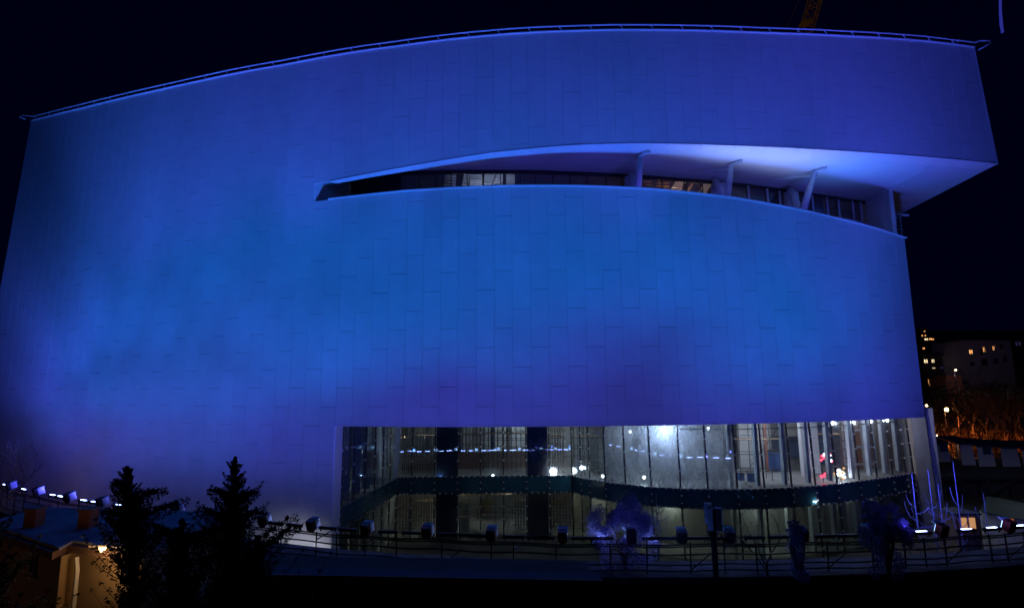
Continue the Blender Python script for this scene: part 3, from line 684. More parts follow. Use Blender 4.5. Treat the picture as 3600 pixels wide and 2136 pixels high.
hiddenlamp((14, 50.2, -10.8), 60, (1, 1, .85), 'unseen lower floor lamp behind the frosted tree')
hiddenlamp((22, 49, -10.8), 55, (.95, 1, .9), 'unseen lower floor lamp behind the bare tree')
hiddenlamp((31, 52, -10.8), 35, (.95, 1, .9), 'unseen lower floor lamp near the end pier')
hiddenlamp((-9, 57, -3.4), 90, (.8, .92, 1), 'unseen lamp hung over the dense scaffold left of the left navy shaft')
hiddenlamp((4.5, 59, -3.4), 70, (.8, .9, 1), 'unseen lamp hung behind the right navy shaft')
hiddenlamp((10, 56, -3.4), 120, (.85, .95, 1), 'unseen lamp hung behind the first curved panes')
# attic lamps
def atticlamp(px, py, dy, e, col, label, m):
    q = wpt(px); z = at(px, py, q.y + dy).z; p = Vector((at(px, py, q.y + dy).x, q.y + dy, z)); t = thing('attic_lamp', label, 'work lamp', p)
    obj('bulb', MB().ball(p, .12), m, t); obj('shade', MB().box(p + Vector((0, .16, 0)), (.35, .04, .25)), M_DARKSTEEL, t); lamp('SPOT', p + Vector((0, -.2, .15)), e, col, t, p + Vector((0, 1.6, 1.6)), size=.12, angle=120)
atticlamp(1672, 712, 5.2, 110, (.72, .78, 1), 'cold white lamp below the slats in the long window slot', M_BULBW)
atticlamp(1745, 712, 5.2, 420, (.78, .82, 1), 'stronger cold lamp below the brightest slatted bay', M_BULBW)
atticlamp(1600, 716, 5.2, 14, (.75, .8, 1), 'small cold lamp left of the brightest slatted bay', M_BULBW)
atticlamp(2350, 740, 4.6, 1000, (1, .52, .24), 'warm lamp below the slanted wooden slats', M_BULBO)
atticlamp(2450, 745, 4.0, 800, (1, .56, .28), 'warm lamp beside the pier right of the wooden slats', M_BULBO)

# street light reflections in the glass, stood in for by added glowing balls
for (px, py, Yy, n, rr, cols, lb) in ((2905, 1608, 50.6, 26, .5, (M_REFLECTR, M_REFLECTR, M_BULBW), 'glowing balls standing in for red and white street reflections in the clear glass'),
                                  (2895, 1668, 50.2, 6, .22, (M_REFLECTR,), 'glowing knot standing in for a red reflection low in the clear glass'),
                                  (2957, 1664, 50.6, 30, .5, (M_WINWARM, M_BULBW, M_WINCREAM), 'glowing balls standing in for creamy white reflections low in the clear glass')):
    c = at(px, py, Yy); t = thing('reflection_cluster', lb, 'painted reflection', c - Vector((0, 0, .4)))
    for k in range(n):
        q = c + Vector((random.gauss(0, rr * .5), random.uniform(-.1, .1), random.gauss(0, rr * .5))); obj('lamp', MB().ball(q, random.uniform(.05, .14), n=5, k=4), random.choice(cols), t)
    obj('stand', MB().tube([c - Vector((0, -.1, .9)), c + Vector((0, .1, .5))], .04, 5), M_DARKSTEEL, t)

# ------------------------------------------------------------------ scaffold rail with lights
K = 1.3
RP = [(-40, 43.5, 0), (-36.2, 39.75, 0), (-26.3, 34.3, 0), (-19.1, 31.4, 0), (-10, 27.95, 0), (-4.1, 26.6, 0), (2.2, 25.7, 0), (9.7, 25.5, 0), (16.2, 25.8, 0), (22.5, 26.6, 0), (30, 28.2, 0)]
RC = smooth_poly([(p[0], p[1]) for p in RP], 24)
ZR = -7.28
def rail_at(px, z=ZR):
    q = min(RC, key=lambda p: abs(pix((p[0], p[1], z))[0] - px)); i = RC.index(q); a, b = RC[max(i - 1, 0)], RC[min(i + 1, len(RC) - 1)]
    return Vector((q[0], q[1], z)), math.atan2(b[1] - a[1], b[0] - a[0])
def offs(curve, o):
    out = []
    for i, p in enumerate(curve):
        a, b = curve[max(i - 1, 0)], curve[min(i + 1, len(curve) - 1)]; d = Vector((b[0] - a[0], b[1] - a[1], 0)).normalized(); n = Vector((d.y, -d.x, 0)); out.append((p[0] + n.x * o, p[1] + n.y * o))
    return out
DZ = -8.5
fr, bk = offs(RC, .5), offs(RC, -1.7)
obj('terrace_walkway', MB().add([(*p, DZ) for p in fr] + [(*p, DZ) for p in bk] + [(*p, DZ - .3) for p in fr] + [(*p, DZ - .3) for p in bk],
    [f for i in range(len(fr) - 1) for n in (len(fr),) for f in ((i, i + 1, n + i + 1, n + i), (2 * n + i, 3 * n + i, 3 * n + i + 1, 2 * n + i + 1), (i, 2 * n + i, 2 * n + i + 1, i + 1), (n + i, n + i + 1, 3 * n + i + 1, 3 * n + i))]), M_DECK, kind='structure')
fw, fb = offs(RC, .35), offs(RC, .05)
rwt = MB()
for i in range(0, len(fw) - 2, 2): rwt.hexa([(*fw[i], GZ), (*fw[i + 2], GZ), (*fb[i + 2], GZ), (*fb[i], GZ), (*fw[i], DZ - .31), (*fw[i + 2], DZ - .31), (*fb[i + 2], DZ - .31), (*fb[i], DZ - .31)])
o = obj('retaining_wall', rwt, M_WALLD); tag(o, 'dark brown curved retaining wall carrying the walkway below the light rail', 'wall')
rail = thing('scaffold_rail', 'long curved scaffold tube railing carrying the floodlights in front of the building', 'railing', (2, 25.7, DZ))
for z, m_ in ((ZR, M_RAILT), (ZR - .12, M_RAILT), (ZR - .42, M_RAILT), (ZR - .85, M_RAILT), (DZ + .12, M_RAILT)):
    rr = RC[::3]; obj('rail', MB().tube([(p[0], p[1] + (.1 if z == ZR - .12 else 0), z + .03 * math.sin(i * 1.3 + z)) for i, p in enumerate(rr)], .034, 5), m_, rail)
acc = 0; last = RC[0]; pi = 0; nxt = 0
for i in range(1, len(RC)):
    acc += math.dist(RC[i - 1], RC[i])
    if acc >= nxt:
        nxt = acc + random.choice((.9, 1.4, 1.9, 2.2)); p = RC[i]; ext = random.choice((0, 0, .25, .05))
        obj('post', MB().tube([(p[0], p[1], DZ), (p[0] + random.uniform(-.04, .04), p[1], ZR + .06 + ext)], .036, 5), M_RAILT, rail)
        if random.random() < .4: obj('brace', MB().tube([(p[0], p[1] + .05, DZ + .9), (p[0] + .75, p[1] + 1.1, DZ + 1.25)], .032, 5), M_RAILT, rail)
        if random.random() < .3: obj('brace', MB().tube([(p[0], p[1] + .05, DZ + .1), (p[0] + .95, p[1], DZ + .85)], .03, 5), M_RAILT, rail)

fpx = [28, 128, 230, 351, 612, 752, 915, 1095, 1290, 1500, 1733, 1977, 2215, 2390, 2570, 2820, 3065, 3325, 3545]
def flood(px, label):
    p, a = rail_at(px); p = p + Vector((0, .05, .08)); t = thing('floodlight', label, 'floodlight', p, 'floodlights clamped along the curved rail'); t.rotation_euler = (0, 0, a)
    R0 = ROOT[t.name]
    red = 850 < px < 2100 or px > 3200
    obj('housing', MB().box(R0 + Vector((0, 0, .27)), (.40, .34, .50), 0, rad(18)), M_RED if red else M_BLACK, t)
    obj('shade', MB().box(R0 + Vector((.02, .12, .52)), (.44, .40, .04), 0, rad(18)), M_FIN, t)
    obj('lens', MB().box(R0 + Vector((.0, .185, .34)), (.34, .02, .40), 0, rad(18)), M_LENS, t)
    obj('side_flap', MB().box(R0 + Vector((.24, .16, .3)), (.03, .34, .42), 0, rad(18)), M_TRIM, t)
    obj('clamp', MB().box(R0 + Vector((0, 0, -.03)), (.2, .12, .12)), M_BLACK, t)
    return t, p, a
floods = {}
for i, px in enumerate(fpx):
    floods[px] = flood(px, ('dark floodlight' if not (850 < px < 2100 or px > 3200) else 'red backed floodlight') + ' on the curved rail, ' + ORD[i] + ' from its left end')
def bar(px, label):
    p, a = rail_at(px); p = p + Vector((0, .1, .1)); t = thing('light_bar', label, 'light bar', p, 'LED light bars clamped along the curved rail'); t.rotation_euler = (0, 0, a); R0 = ROOT[t.name]
    obj('housing', MB().box(R0 + Vector((0, 0, .14)), (.98, .12, .13)), M_BLACK, t)
    lit = px < 450 or px > 3150 or px == 1335
    obj('led_strip', MB().box(R0 + Vector((0, .062, .16)), (.62, .015, .07)), M_LED, t)
    if px < 450 or px > 3150: obj('led_edge', MB().box(R0 + Vector((0, -.0, .212)), (.5, .10, .012)), M_LED, t, label='glowing top edge of the strip')
    floods[px] = (t, p, a)
    for s in (-.4, .4): obj('foot', MB().box(R0 + Vector((s, 0, .03)), (.04, .05, .12)), M_BLACK, t)
barpx = [8, 78, 178, 208, 291, 325, 412, 480, 560, 690, 830, 970, 1040, 1150, 1215, 1370, 1440, 1570, 1640, 1680, 1810, 1880, 1920, 2040, 2120, 2290, 2340, 2450, 2520, 2650, 2740, 2900, 2985, 3150, 3240, 3405, 3490, 3590]
for i, px in enumerate(barpx):
    j = sum(1 for f in fpx if f < px); side = 'right of the ' + ORD[j - 1] if j else 'left of the first'
    n_ = sum(1 for q in barpx[:i] if sum(1 for f in fpx if f < q) == j)
    bar(px, ('second ' if n_ == 1 else 'third ' if n_ == 2 else '') + 'slim LED bar on the rail ' + side + ' floodlight')

# floods: the actual beams
def beam(px, tx, tz, e, col, ang, curve=Lc, bl=1.):
    t, p, a = floods[px]; o = p + Vector((0, .50, .40)); ty = yon(curve, tx)
    l = bpy.data.lights.new('beam', 'SPOT'); l.energy = e; l.color = col; l.spot_size = rad(ang); l.spot_blend = bl; l.shadow_soft_size = .2
    ob = bpy.data.objects.new('beam', l); COL.objects.link(ob); ob.parent = t
    inv = Matrix.Rotation(-a, 4, 'Z') @ Matrix.Translation(-p); lo = inv @ o; lt = inv @ Vector((tx, ty, tz))
    ob.location = lo; ob.rotation_euler = (lt - lo).to_track_quat('-Z', 'Y').to_euler()
BK = 0.94
# BEAMS-BEGIN
for px, tx, tz, ang, e, col in (
    (8, -53.8, 30, 60, 9205, (0.038, 0.15, 1.0)),
    (8, -53.8, 7, 44, 5522, (0.068, 0.098, 1.0)),
    (8, -35.8, 14, 44, 4995, (0.018, 0.184, 1.0)),
    (8, -44.8, 0, 80, 774, (0.078, 0.08, 1.0)),
    (8, -35.8, 7, 80, 759, (0.0, 0.215, 1.0)),
    (8, -44.8, 0, 44, 1721, (0.033, 0.158, 1.0)),
    (178, -45.4, 0, 80, 1135, (0.078, 0.08, 1.0)),
    (178, -45.4, 7, 44, 2564, (0.0, 0.215, 1.0)),
    (178, -36.4, 0, 80, 565, (0.028, 0.167, 1.0)),
    (178, -45.4, 0, 44, 2035, (0.044, 0.138, 1.0)),
    (230, -25.3, 7, 80, 521, (0.0, 0.215, 1.0)),
    (230, -34.3, 14, 44, 4448, (0.019, 0.182, 1.0)),
    (230, -43.3, 38, 34, 15453, (0.062, 0.107, 1.0)),
    (230, -43.3, 14, 80, 942, (0.0, 0.215, 1.0)),
    (291, -41.0, 0, 80, 1013, (0.078, 0.08, 1.0)),
    (291, -32.0, 0, 80, 483, (0.035, 0.155, 1.0)),
    (291, -32.0, 38, 34, 8005, (0.078, 0.08, 1.0)),
    (351, -21.2, 7, 80, 1250, (0.0, 0.215, 1.0)),
    (351, -39.2, 14, 80, 2466, (0.0, 0.215, 1.0)),
    (351, -30.2, 14, 44, 3187, (0.013, 0.192, 1.0)),
    (351, -39.2, 38, 34, 5394, (0.078, 0.08, 1.0)),
    (412, -28.3, 0, 80, 665, (0.019, 0.181, 1.0)),
    (412, -37.3, 0, 80, 824, (0.078, 0.08, 1.0)),
    (412, -28.3, 38, 34, 13520, (0.078, 0.08, 1.0)),
    (560, -15.3, 7, 80, 821, (0.0, 0.215, 1.0)),
    (560, -33.3, 0, 80, 684, (0.078, 0.08, 1.0)),
    (560, -24.3, 0, 80, 512, (0.0, 0.215, 1.0)),
    (560, -24.3, 14, 44, 3379, (0.019, 0.183, 1.0)),
    (612, -13.9, 14, 44, 1318, (0.0, 0.215, 1.0)),
    (690, -30.1, 0, 80, 864, (0.078, 0.08, 1.0)),
    (690, -30.1, 22, 34, 8263, (0.0, 0.215, 1.0)),
    (830, -26.8, 0, 80, 1277, (0.078, 0.08, 1.0)),
    (830, -17.8, 0, 80, 570, (0.076, 0.084, 1.0)),
    (830, -8.8, 14, 44, 887, (0.0, 0.215, 1.0)),
    (915, -15.9, 0, 80, 477, (0.026, 0.17, 1.0)),
    (915, -6.9, 0, 44, 882, (0.064, 0.104, 1.0)),
    (915, -6.9, 14, 44, 1969, (0.007, 0.203, 1.0)),
    (915, -24.9, 14, 44, 2834, (0.022, 0.176, 1.0)),
    (915, -24.9, 38, 34, 12636, (0.078, 0.08, 1.0)),
    (915, -6.9, 7, 44, 915, (0.0, 0.215, 1.0)),
    (1040, -22.2, 0, 80, 97, (0.078, 0.08, 1.0)),
    (1040, -22.2, 22, 34, 8759, (0.014, 0.191, 1.0)),
    (1095, -21.2, 38, 34, 14383, (0.078, 0.08, 1.0)),
    (1095, -3.2, 14, 44, 1313, (0.0, 0.215, 1.0)),
    (1095, -3.2, 22, 34, 4070, (0.0, 0.215, 1.0)),
    (1215, -0.9, 0, 44, 781, (0.078, 0.08, 1.0)),
    (1215, -18.9, 7, 44, 1917, (0.0, 0.215, 1.0)),
    (1215, -18.9, 22, 34, 3048, (0.0, 0.215, 1.0)),
    (1215, -18.9, 0, 80, 526, (0.078, 0.08, 1.0)),
    (1215, -0.9, 0, 80, 253, (0.078, 0.08, 1.0)),
    (1290, 0.4, 0, 80, 1054, (0.078, 0.08, 1.0)),
    (1290, 0.4, 7, 44, 2062, (0.0, 0.215, 1.0)),
    (1290, -17.6, 0, 80, 497, (0.078, 0.08, 1.0)),
    (1290, -17.6, 7, 44, 1940, (0.0, 0.215, 1.0)),
    (1290, -17.6, 14, 80, 1338, (0.0, 0.215, 1.0)),
    (1290, 0.4, 0, 44, 693, (0.058, 0.115, 1.0)),
    (1440, -15.0, 7, 44, 1893, (0.0, 0.215, 1.0)),
    (1440, -15.0, 22, 34, 9208, (0.017, 0.185, 1.0)),
    (1440, -15.0, 38, 60, 2626, (0.078, 0.08, 1.0)),
    (1440, 3.0, 7, 44, 726, (0.0, 0.215, 1.0)),
    (1500, -14.0, 0, 80, 1572, (0.078, 0.08, 1.0)),
    (1500, -14.0, 38, 34, 13531, (0.078, 0.08, 1.0)),
    (1500, 4.0, 0, 44, 879, (0.078, 0.08, 1.0)),
    (1500, -5.0, 7, 44, 1446, (0.0, 0.215, 1.0)),
    (1500, 4.0, 22, 34, 2865, (0.027, 0.168, 1.0)),
    (1640, -2.7, 30, 60, 3988, (0.051, 0.127, 1.0)),
    (1640, 6.3, 0, 44, 430, (0.078, 0.08, 1.0)),
    (1733, -10.2, 7, 44, 2576, (0.0, 0.215, 1.0)),
    (1733, -1.2, 14, 44, 1296, (0.0, 0.215, 1.0)),
    (1733, 7.8, 0, 44, 1094, (0.078, 0.08, 1.0)),
    (1733, -10.2, 38, 34, 7772, (0.078, 0.08, 1.0)),
    (1810, 0.1, 14, 80, 687, (0.0, 0.215, 1.0)),
    (1810, 0.1, 30, 34, 6594, (0.078, 0.08, 1.0)),
    (1920, 1.8, 14, 80, 1418, (0.0, 0.215, 1.0)),
    (1920, 10.8, 14, 44, 2676, (0.0, 0.214, 1.0)),
    (1977, 2.6, 14, 44, 3395, (0.004, 0.209, 1.0)),
    (1977, -6.4, 38, 34, 6457, (0.078, 0.08, 1.0)),
    (2520, 20.1, 14, 80, 2151, (0.0, 0.215, 1.0)),
    (2520, 20.1, 38, 34, 13544, (0.078, 0.08, 1.0)),
    (2570, 20.9, 7, 44, 748, (0.0, 0.215, 1.0)),
    (2570, 2.9, 38, 34, 3577, (0.078, 0.08, 1.0)),
    (2740, 23.6, 14, 80, 1712, (0.0, 0.215, 1.0)),
    (2740, 23.6, 38, 34, 13919, (0.078, 0.08, 1.0)),
    (2740, 14.6, 14, 44, 2977, (0.001, 0.213, 1.0)),
    (2740, 5.6, 7, 44, 1697, (0.022, 0.177, 1.0)),
    (2740, 5.6, 22, 34, 5071, (0.078, 0.08, 1.0)),
    (2740, 5.6, 14, 44, 1873, (0.0, 0.215, 1.0)),
    (2740, 23.6, 7, 44, 2307, (0.0, 0.215, 1.0)),
    (2820, 6.9, 30, 34, 9965, (0.078, 0.08, 1.0)),
    (2820, 15.9, 7, 44, 785, (0.0, 0.215, 1.0)),
    (2985, 27.5, 14, 44, 2934, (0.0, 0.215, 1.0)),
    (2985, 9.5, 14, 44, 1553, (0.0, 0.215, 1.0)),
    (2985, 18.5, 22, 34, 2972, (0.078, 0.08, 1.0)),
    (3065, 28.8, 14, 80, 1222, (0.0, 0.215, 1.0)),
    (3325, 15.4, 0, 80, 2502, (0.078, 0.08, 1.0)),
    (3325, 33.4, 0, 80, 4025, (0.073, 0.089, 1.0)),
    (3325, 33.4, 22, 34, 16113, (0.078, 0.08, 1.0)),
    (3325, 33.4, 22, 60, 7950, (0.072, 0.091, 1.0)),
    (3325, 33.4, 30, 60, 3510, (0.078, 0.08, 1.0)),
    (3325, 33.4, 38, 34, 10487, (0.078, 0.08, 1.0)),
    (3325, 15.4, 30, 60, 3847, (0.078, 0.08, 1.0)),
    (3325, 33.4, 0, 44, 3505, (0.078, 0.08, 1.0)),
    (3325, 33.4, 7, 44, 3387, (0.036, 0.152, 1.0)),
    (3325, 15.4, 14, 44, 1788, (0.0, 0.215, 1.0)),
    (3325, 24.4, 7, 44, 1722, (0.0, 0.215, 1.0)),
    (3325, 33.4, 14, 80, 339, (0.0, 0.215, 1.0)),
    (3325, 24.4, 38, 34, 2802, (0.078, 0.08, 1.0)),
):
    beam(px, tx, tz, e * BK, col, ang, Uc if tz > 15 else Lc)
# BEAMS-END

def uplight(x, tx, ty, e, label, ang=100):  # unseen uplights added to make the slot ceiling pale
    n_ = nrm_at(Lc, x); p = Vector((x, yon(Lc, x), ZS(x) - .25)) - n_ * .85; t = thing('unseen_uplight', label, 'uplight', p, 'uplights added unseen behind the sill of the slot')
    obj('housing', MB().box(p, (.5, .2, .2)), M_BLACK, t); obj('lens', MB().box(p + Vector((0, 0, .11)), (.44, .14, .02)), M_LENS, t)
    obj('yoke', MB().box(p + Vector((0, 0, -.15)), (.1, .1, .12)), M_BLACK, t)
    lamp('SPOT', p + Vector((0, 0, .25)), e, (.40, .54, 1) if x < 25 else (.07, .32, 1), t, (tx, ty, 17.4), size=.25, angle=ang)
for i, (x, tx, ty, e) in enumerate(((11, 12, 38.4, 40), (13.5, 14.5, 38.7, 170), (16, 17, 39.2, 330), (18.5, 19.5, 39.9, 420), (21, 22, 40.7, 420), (23.5, 24.5, 41.4, 380), (26, 27, 42.2, 330), (28.5, 29, 43, 230), (31, 31.5, 43.8, 130))):
    uplight(x, tx, ty, e, ORD[i] + ' added pale uplight behind the sill counting from the middle of the slot')

for i, (x, e) in enumerate(((-9, 25), (-4, 55), (1, 85), (6, 95), (11, 100), (16, 100), (21, 100), (26, 110), (30.5, 120))):  # unseen violet lamps added to tint the shaded recess
    n_ = nrm_at(Lc, x); p = Vector((x, yon(Lc, x), ZS(x) - .3)) - n_ * 1.3; t = thing('unseen_violet_uplight', ORD[i] + ' added violet uplight on the terrace floor counting from the pointed left end', 'uplight', p, 'violet uplights added unseen in the slot')
    obj('housing', MB().box(p, (.4, .2, .2)), M_BLACK, t); obj('lens', MB().box(p + Vector((0, 0, .11)), (.34, .14, .02)), M_LENS, t)
    lamp('SPOT', p + Vector((0, 0, .25)), e, (.10, .07, 1), t, (x + .6, yon(Lc, x) + 4.2, 17.4), size=.3, angle=150)

def fill_light(px, off, e, col):  # added fill points for bushes, antennas and trees, parented to floodlights
    t, p, a = floods[px]; l = lamp('POINT', (0, 0, 0), e, col, None, size=.1, name='fill_light'); l.parent = t; l.location = (off[0], off[1], off[2])
fill_light(2215, (-.5, -.9, .5), 9, (.12, .14, 1)); fill_light(2390, (-.4, -.9, .6), 8, (.08, .22, 1)); fill_light(2570, (.1, -1.0, .7), 5, (.05, .2, 1))
fill_light(3545, (-.6, .2, .9), 8, (.12, .16, 1)); fill_light(3065, (.4, -1.6, 1.0), 5, (.12, .10, 1))

# pale ground light at the foot of the facade
def groundlamp(loc, tgt, e, col, label, ang=110):
    p = Vector(loc); t = thing('ground_floodlight', label, 'floodlight', p - Vector((0, 0, .4)))
    obj('housing', MB().box(p, (.5, .25, .4), 0, rad(-25)), M_BLACK, t); obj('lens', MB().box(p + Vector((0, .14, .02)), (.4, .02, .3), 0, rad(-25)), M_LENS, t)
    obj('stand', MB().tube([p - Vector((0, 0, .4)), p - Vector((0, 0, .1))], .05, 5), M_BLACK, t)
    lamp('SPOT', p + Vector((0, .3, .1)), e, col, t, tgt, size=.3, angle=ang)
groundlamp((-15, 36.0, GZ + 1), (-14.9, 40, -13.6), 700, (.85, .85, 1), 'ground floodlight washing the white foot of the facade beside the glass hall')
groundlamp((-27.5, 41.5, GZ + 1), (-27.5, 44.4, -14), 10, (.95, .9, 1), 'ground floodlight at the facade foot behind the left part of the rail')

# ------------------------------------------------------------------ vegetation
def leafcloud(mb, c, r, n, size, sz=1., rng=random):
    for _ in range(n):
        while True:
            q = Vector((rng.uniform(-1, 1), rng.uniform(-1, 1), rng.uniform(-1, 1)))
            if q.length < 1: break
        p = Vector(c) + Vector((q.x * r, q.y * r, q.z * r * sz)); s = size * rng.uniform(.6, 1.4)
        d = Vector((rng.gauss(0, 1), rng.gauss(0, 1), rng.gauss(0, .8))).normalized(); e = d.cross(Vector((rng.gauss(0, 1), rng.gauss(0, 1), rng.gauss(0, 1)))).normalized()
        mb.add([p - d * s, p + e * s * .35, p + d * s, p - e * s * .35], [(0, 1, 2, 3)])
def juniper(base, h, r, label, seed, lean=0, spurs=(), thin=0):
    rng = random.Random(seed); t = thing('juniper_tree', label, 'tree', base); b = Vector(base)
    obj('trunk', MB().tube([b, b + Vector((lean * .4, 0, h * .5)), b + Vector((lean, 0, h * .95))], [r * .09 + .05, r * .06 + .03, .02], 7), M_BARK, t)
    fo = MB(); n = int(h * 40)
    for i in range(n):
        f = (i / n) ** .85; z = h * (.35 + .64 * f); top_d = h - z
        rad_ = min(r, .03 + .31 * top_d ** 1.1) * rng.uniform(.3, 1.1) * (1.6 if rng.random() < .08 else 1); a = rng.uniform(0, 6.283); rad_ *= .4 + .95 * abs(math.sin(1.5 * a + z * 2.3 + seed)) ** 1.5
        if thin and math.cos(a) < .2 and z < h - 3.0: rad_ *= thin
        c0 = b + Vector((lean * z / h, 0, z - rad_ * .5)); tip = c0 + Vector((math.cos(a) * rad_, math.sin(a) * rad_, rad_ * rng.uniform(.7, 1.5)))
        fo.tube([c0, c0.lerp(tip, .5) - Vector((0, 0, rad_ * .08)), tip], [.02, .012, .004], 3)
        for k in range(9):
            q = c0.lerp(tip, .15 + .85 * k / 8); sp = (.035 + .17 * min(1, rad_)) * (1.2 - k / 9)
            leafcloud(fo, q, sp, 9, .035 + .02 * min(1, rad_), rng=rng)
    for (a, z, L, up) in spurs:
        z = h - z; c0 = b + Vector((lean * z / h, 0, z)); tip = c0 + Vector((a * L, rng.uniform(-.3, .3), up))
        fo.tube([c0, tip], [.05, .01], 4)
        for k in range(9):
            q = c0.lerp(tip, k / 8); leafcloud(fo, q, .22 * (1.15 - k / 9), 60, .05, rng=rng)
            for s in (-1, 1):
                q2 = q + Vector((a * .25, 0, .22 * s * (1 - k / 10))); leafcloud(fo, q2, .12, 24, .045, rng=rng)
    obj('foliage', fo, M_LEAF, t)
def gp(px, py, Y): return at(px, py, Y)
def jp(px, py, Y, bx_, r, label, seed, spurs=(), thin=0):
    a = gp(px, py, Y); b = gp(bx_, 2100, Y); juniper((b.x, Y, GZ), a.z - GZ, r, label, seed, a.x - b.x, spurs, thin)
jp(447, 1625, 17, 600, 2.3, 'black juniper with a ragged bent tip, left of the taller spired one', 3, [(-1, .8, .42, .12), (1, 1.1, .8, .25), (1, 1.7, 1.45, .55), (-1, 1.7, .5, .3), (1, 2.4, 1.6, .5)], .2)
jp(828, 1592, 17.5, 800, 2.4, 'tall black juniper with a narrow spire rising above the rail', 5, [(1, 1.5, .5, .3), (-1, 1.4, .45, .25), (1, 2.1, .85, .4), (-1, 2.1, .9, .35), (1, 3.2, 1.75, 1.25), (-1, 2.9, 1.3, .5)])
jp(640, 1810, 16.5, 660, 3.2, 'broad dark juniper filling the gap between the two spires', 8, [(-1, .7, .9, .4), (1, .8, 1.0, .45), (1, 1.5, 1.5, .5)])
jp(905, 1870, 16.5, 850, 2.2, 'low leaning juniper right of the spired one', 11, [(1, .6, 1.0, .75)])
jp(-30, 1700, 15, -60, 1.5, 'dark juniper cut by the frame beside the snowy roof', 13)

def branch(mb, p, d, L, r, depth, rng, spread=.55, up=.15, leaves=None):
    n = 3; pts = [p]; q = Vector(p); dd = Vector(d)
    for i in range(n):
        dd = (dd + Vector((rng.gauss(0, .12), rng.gauss(0, .12), rng.gauss(0, .08) + up * .3))).normalized(); q = q + dd * L / n; pts.append(q.copy())
    mb.tube(pts, [r * (1 - .45 * i / n) for i in range(n + 1)], 5 if r > .03 else 3)
    if depth == 0:
        if leaves is not None and rng.random() < .6: leafcloud(leaves, q, .08, 3, .05, rng=rng)
        return
    for k in range(rng.choice((2, 3))):
        ax = Vector((rng.gauss(0, 1), rng.gauss(0, 1), rng.gauss(0, .4))).normalized(); nd = (dd + ax * spread * rng.uniform(.6, 1.3)).normalized()
        branch(mb, pts[-1 - rng.choice((0, 0, 1))], nd, L * rng.uniform(.6, .85), r * .55, depth - 1, rng, spread, up, leaves)
def baretree(base, h, label, seed, m, depth=4, r=.12, group=None, spread=.55, up=.15, trunkf=.35, leaves=None, name='bare_tree'):
    rng = random.Random(seed); t = thing(name, label, 'tree', base, group); b = Vector(base); top = b + Vector((rng.uniform(-.3, .3), 0, h * trunkf))
    obj('trunk', MB().tube([b, b.lerp(top, .5) + Vector((rng.uniform(-.1, .1), 0, 0)), top], [r, r * .85, r * .7], 7), m, t)
    mb = MB(); lv = MB() if leaves else None
    for k in range(3 + seed % 2):
        a = k * 2.1 + rng.uniform(-.4, .4); branch(mb, top - Vector((0, 0, h * .05 * k)), Vector((math.cos(a) * spread * .8, math.sin(a) * spread * .6, 1)).normalized(), h * (1 - trunkf) * .42, r * .55, depth - 1, rng, spread, up, lv)
    obj('branches', mb, m, t)
    if leaves and lv.f: obj('dry_leaves', lv, leaves, t)
    return t
a = gp(2690, 1720, 24.6); baretree((a.x, 24.6, DZ - .3), a.z - DZ + .2, 'dark bare tree with small dry leaves in front of the curved glass', 4, M_BARK, 5, .06, spread=.6, leaves=M_LEAF, trunkf=.25)
a = gp(60, 1560, 46); baretree((a.x, 46, GZ), a.z - GZ, 'dark bare tree against the orange glow at the left edge', 6, M_BARK, 5, .16, spread=.6, trunkf=.4)
# pruned trees lit blue on the right
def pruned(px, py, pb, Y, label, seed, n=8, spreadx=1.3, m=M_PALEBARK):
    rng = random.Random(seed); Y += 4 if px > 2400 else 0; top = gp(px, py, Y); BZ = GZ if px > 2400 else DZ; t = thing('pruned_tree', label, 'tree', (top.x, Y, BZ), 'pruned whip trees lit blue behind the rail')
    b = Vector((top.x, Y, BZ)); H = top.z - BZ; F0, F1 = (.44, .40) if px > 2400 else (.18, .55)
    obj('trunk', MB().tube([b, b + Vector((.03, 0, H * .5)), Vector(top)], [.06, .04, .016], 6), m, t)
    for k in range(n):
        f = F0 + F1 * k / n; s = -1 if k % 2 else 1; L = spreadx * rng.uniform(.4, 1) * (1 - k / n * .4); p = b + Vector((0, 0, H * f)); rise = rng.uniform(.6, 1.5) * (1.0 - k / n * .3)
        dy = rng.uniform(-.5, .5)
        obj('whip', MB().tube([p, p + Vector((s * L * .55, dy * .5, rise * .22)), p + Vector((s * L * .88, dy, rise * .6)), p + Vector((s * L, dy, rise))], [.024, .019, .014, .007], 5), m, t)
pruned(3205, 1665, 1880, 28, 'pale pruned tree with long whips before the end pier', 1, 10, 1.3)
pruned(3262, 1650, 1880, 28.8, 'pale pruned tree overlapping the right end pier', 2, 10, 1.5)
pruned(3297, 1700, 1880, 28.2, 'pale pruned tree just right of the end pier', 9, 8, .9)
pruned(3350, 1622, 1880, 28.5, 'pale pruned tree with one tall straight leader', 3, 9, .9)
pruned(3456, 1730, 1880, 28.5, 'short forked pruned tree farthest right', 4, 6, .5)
pruned(2305, 1720, 1880, 27.3, 'lopped pale tree with splayed stubs beside the frosted bush', 5, 12, .8, M_DIMBARK)
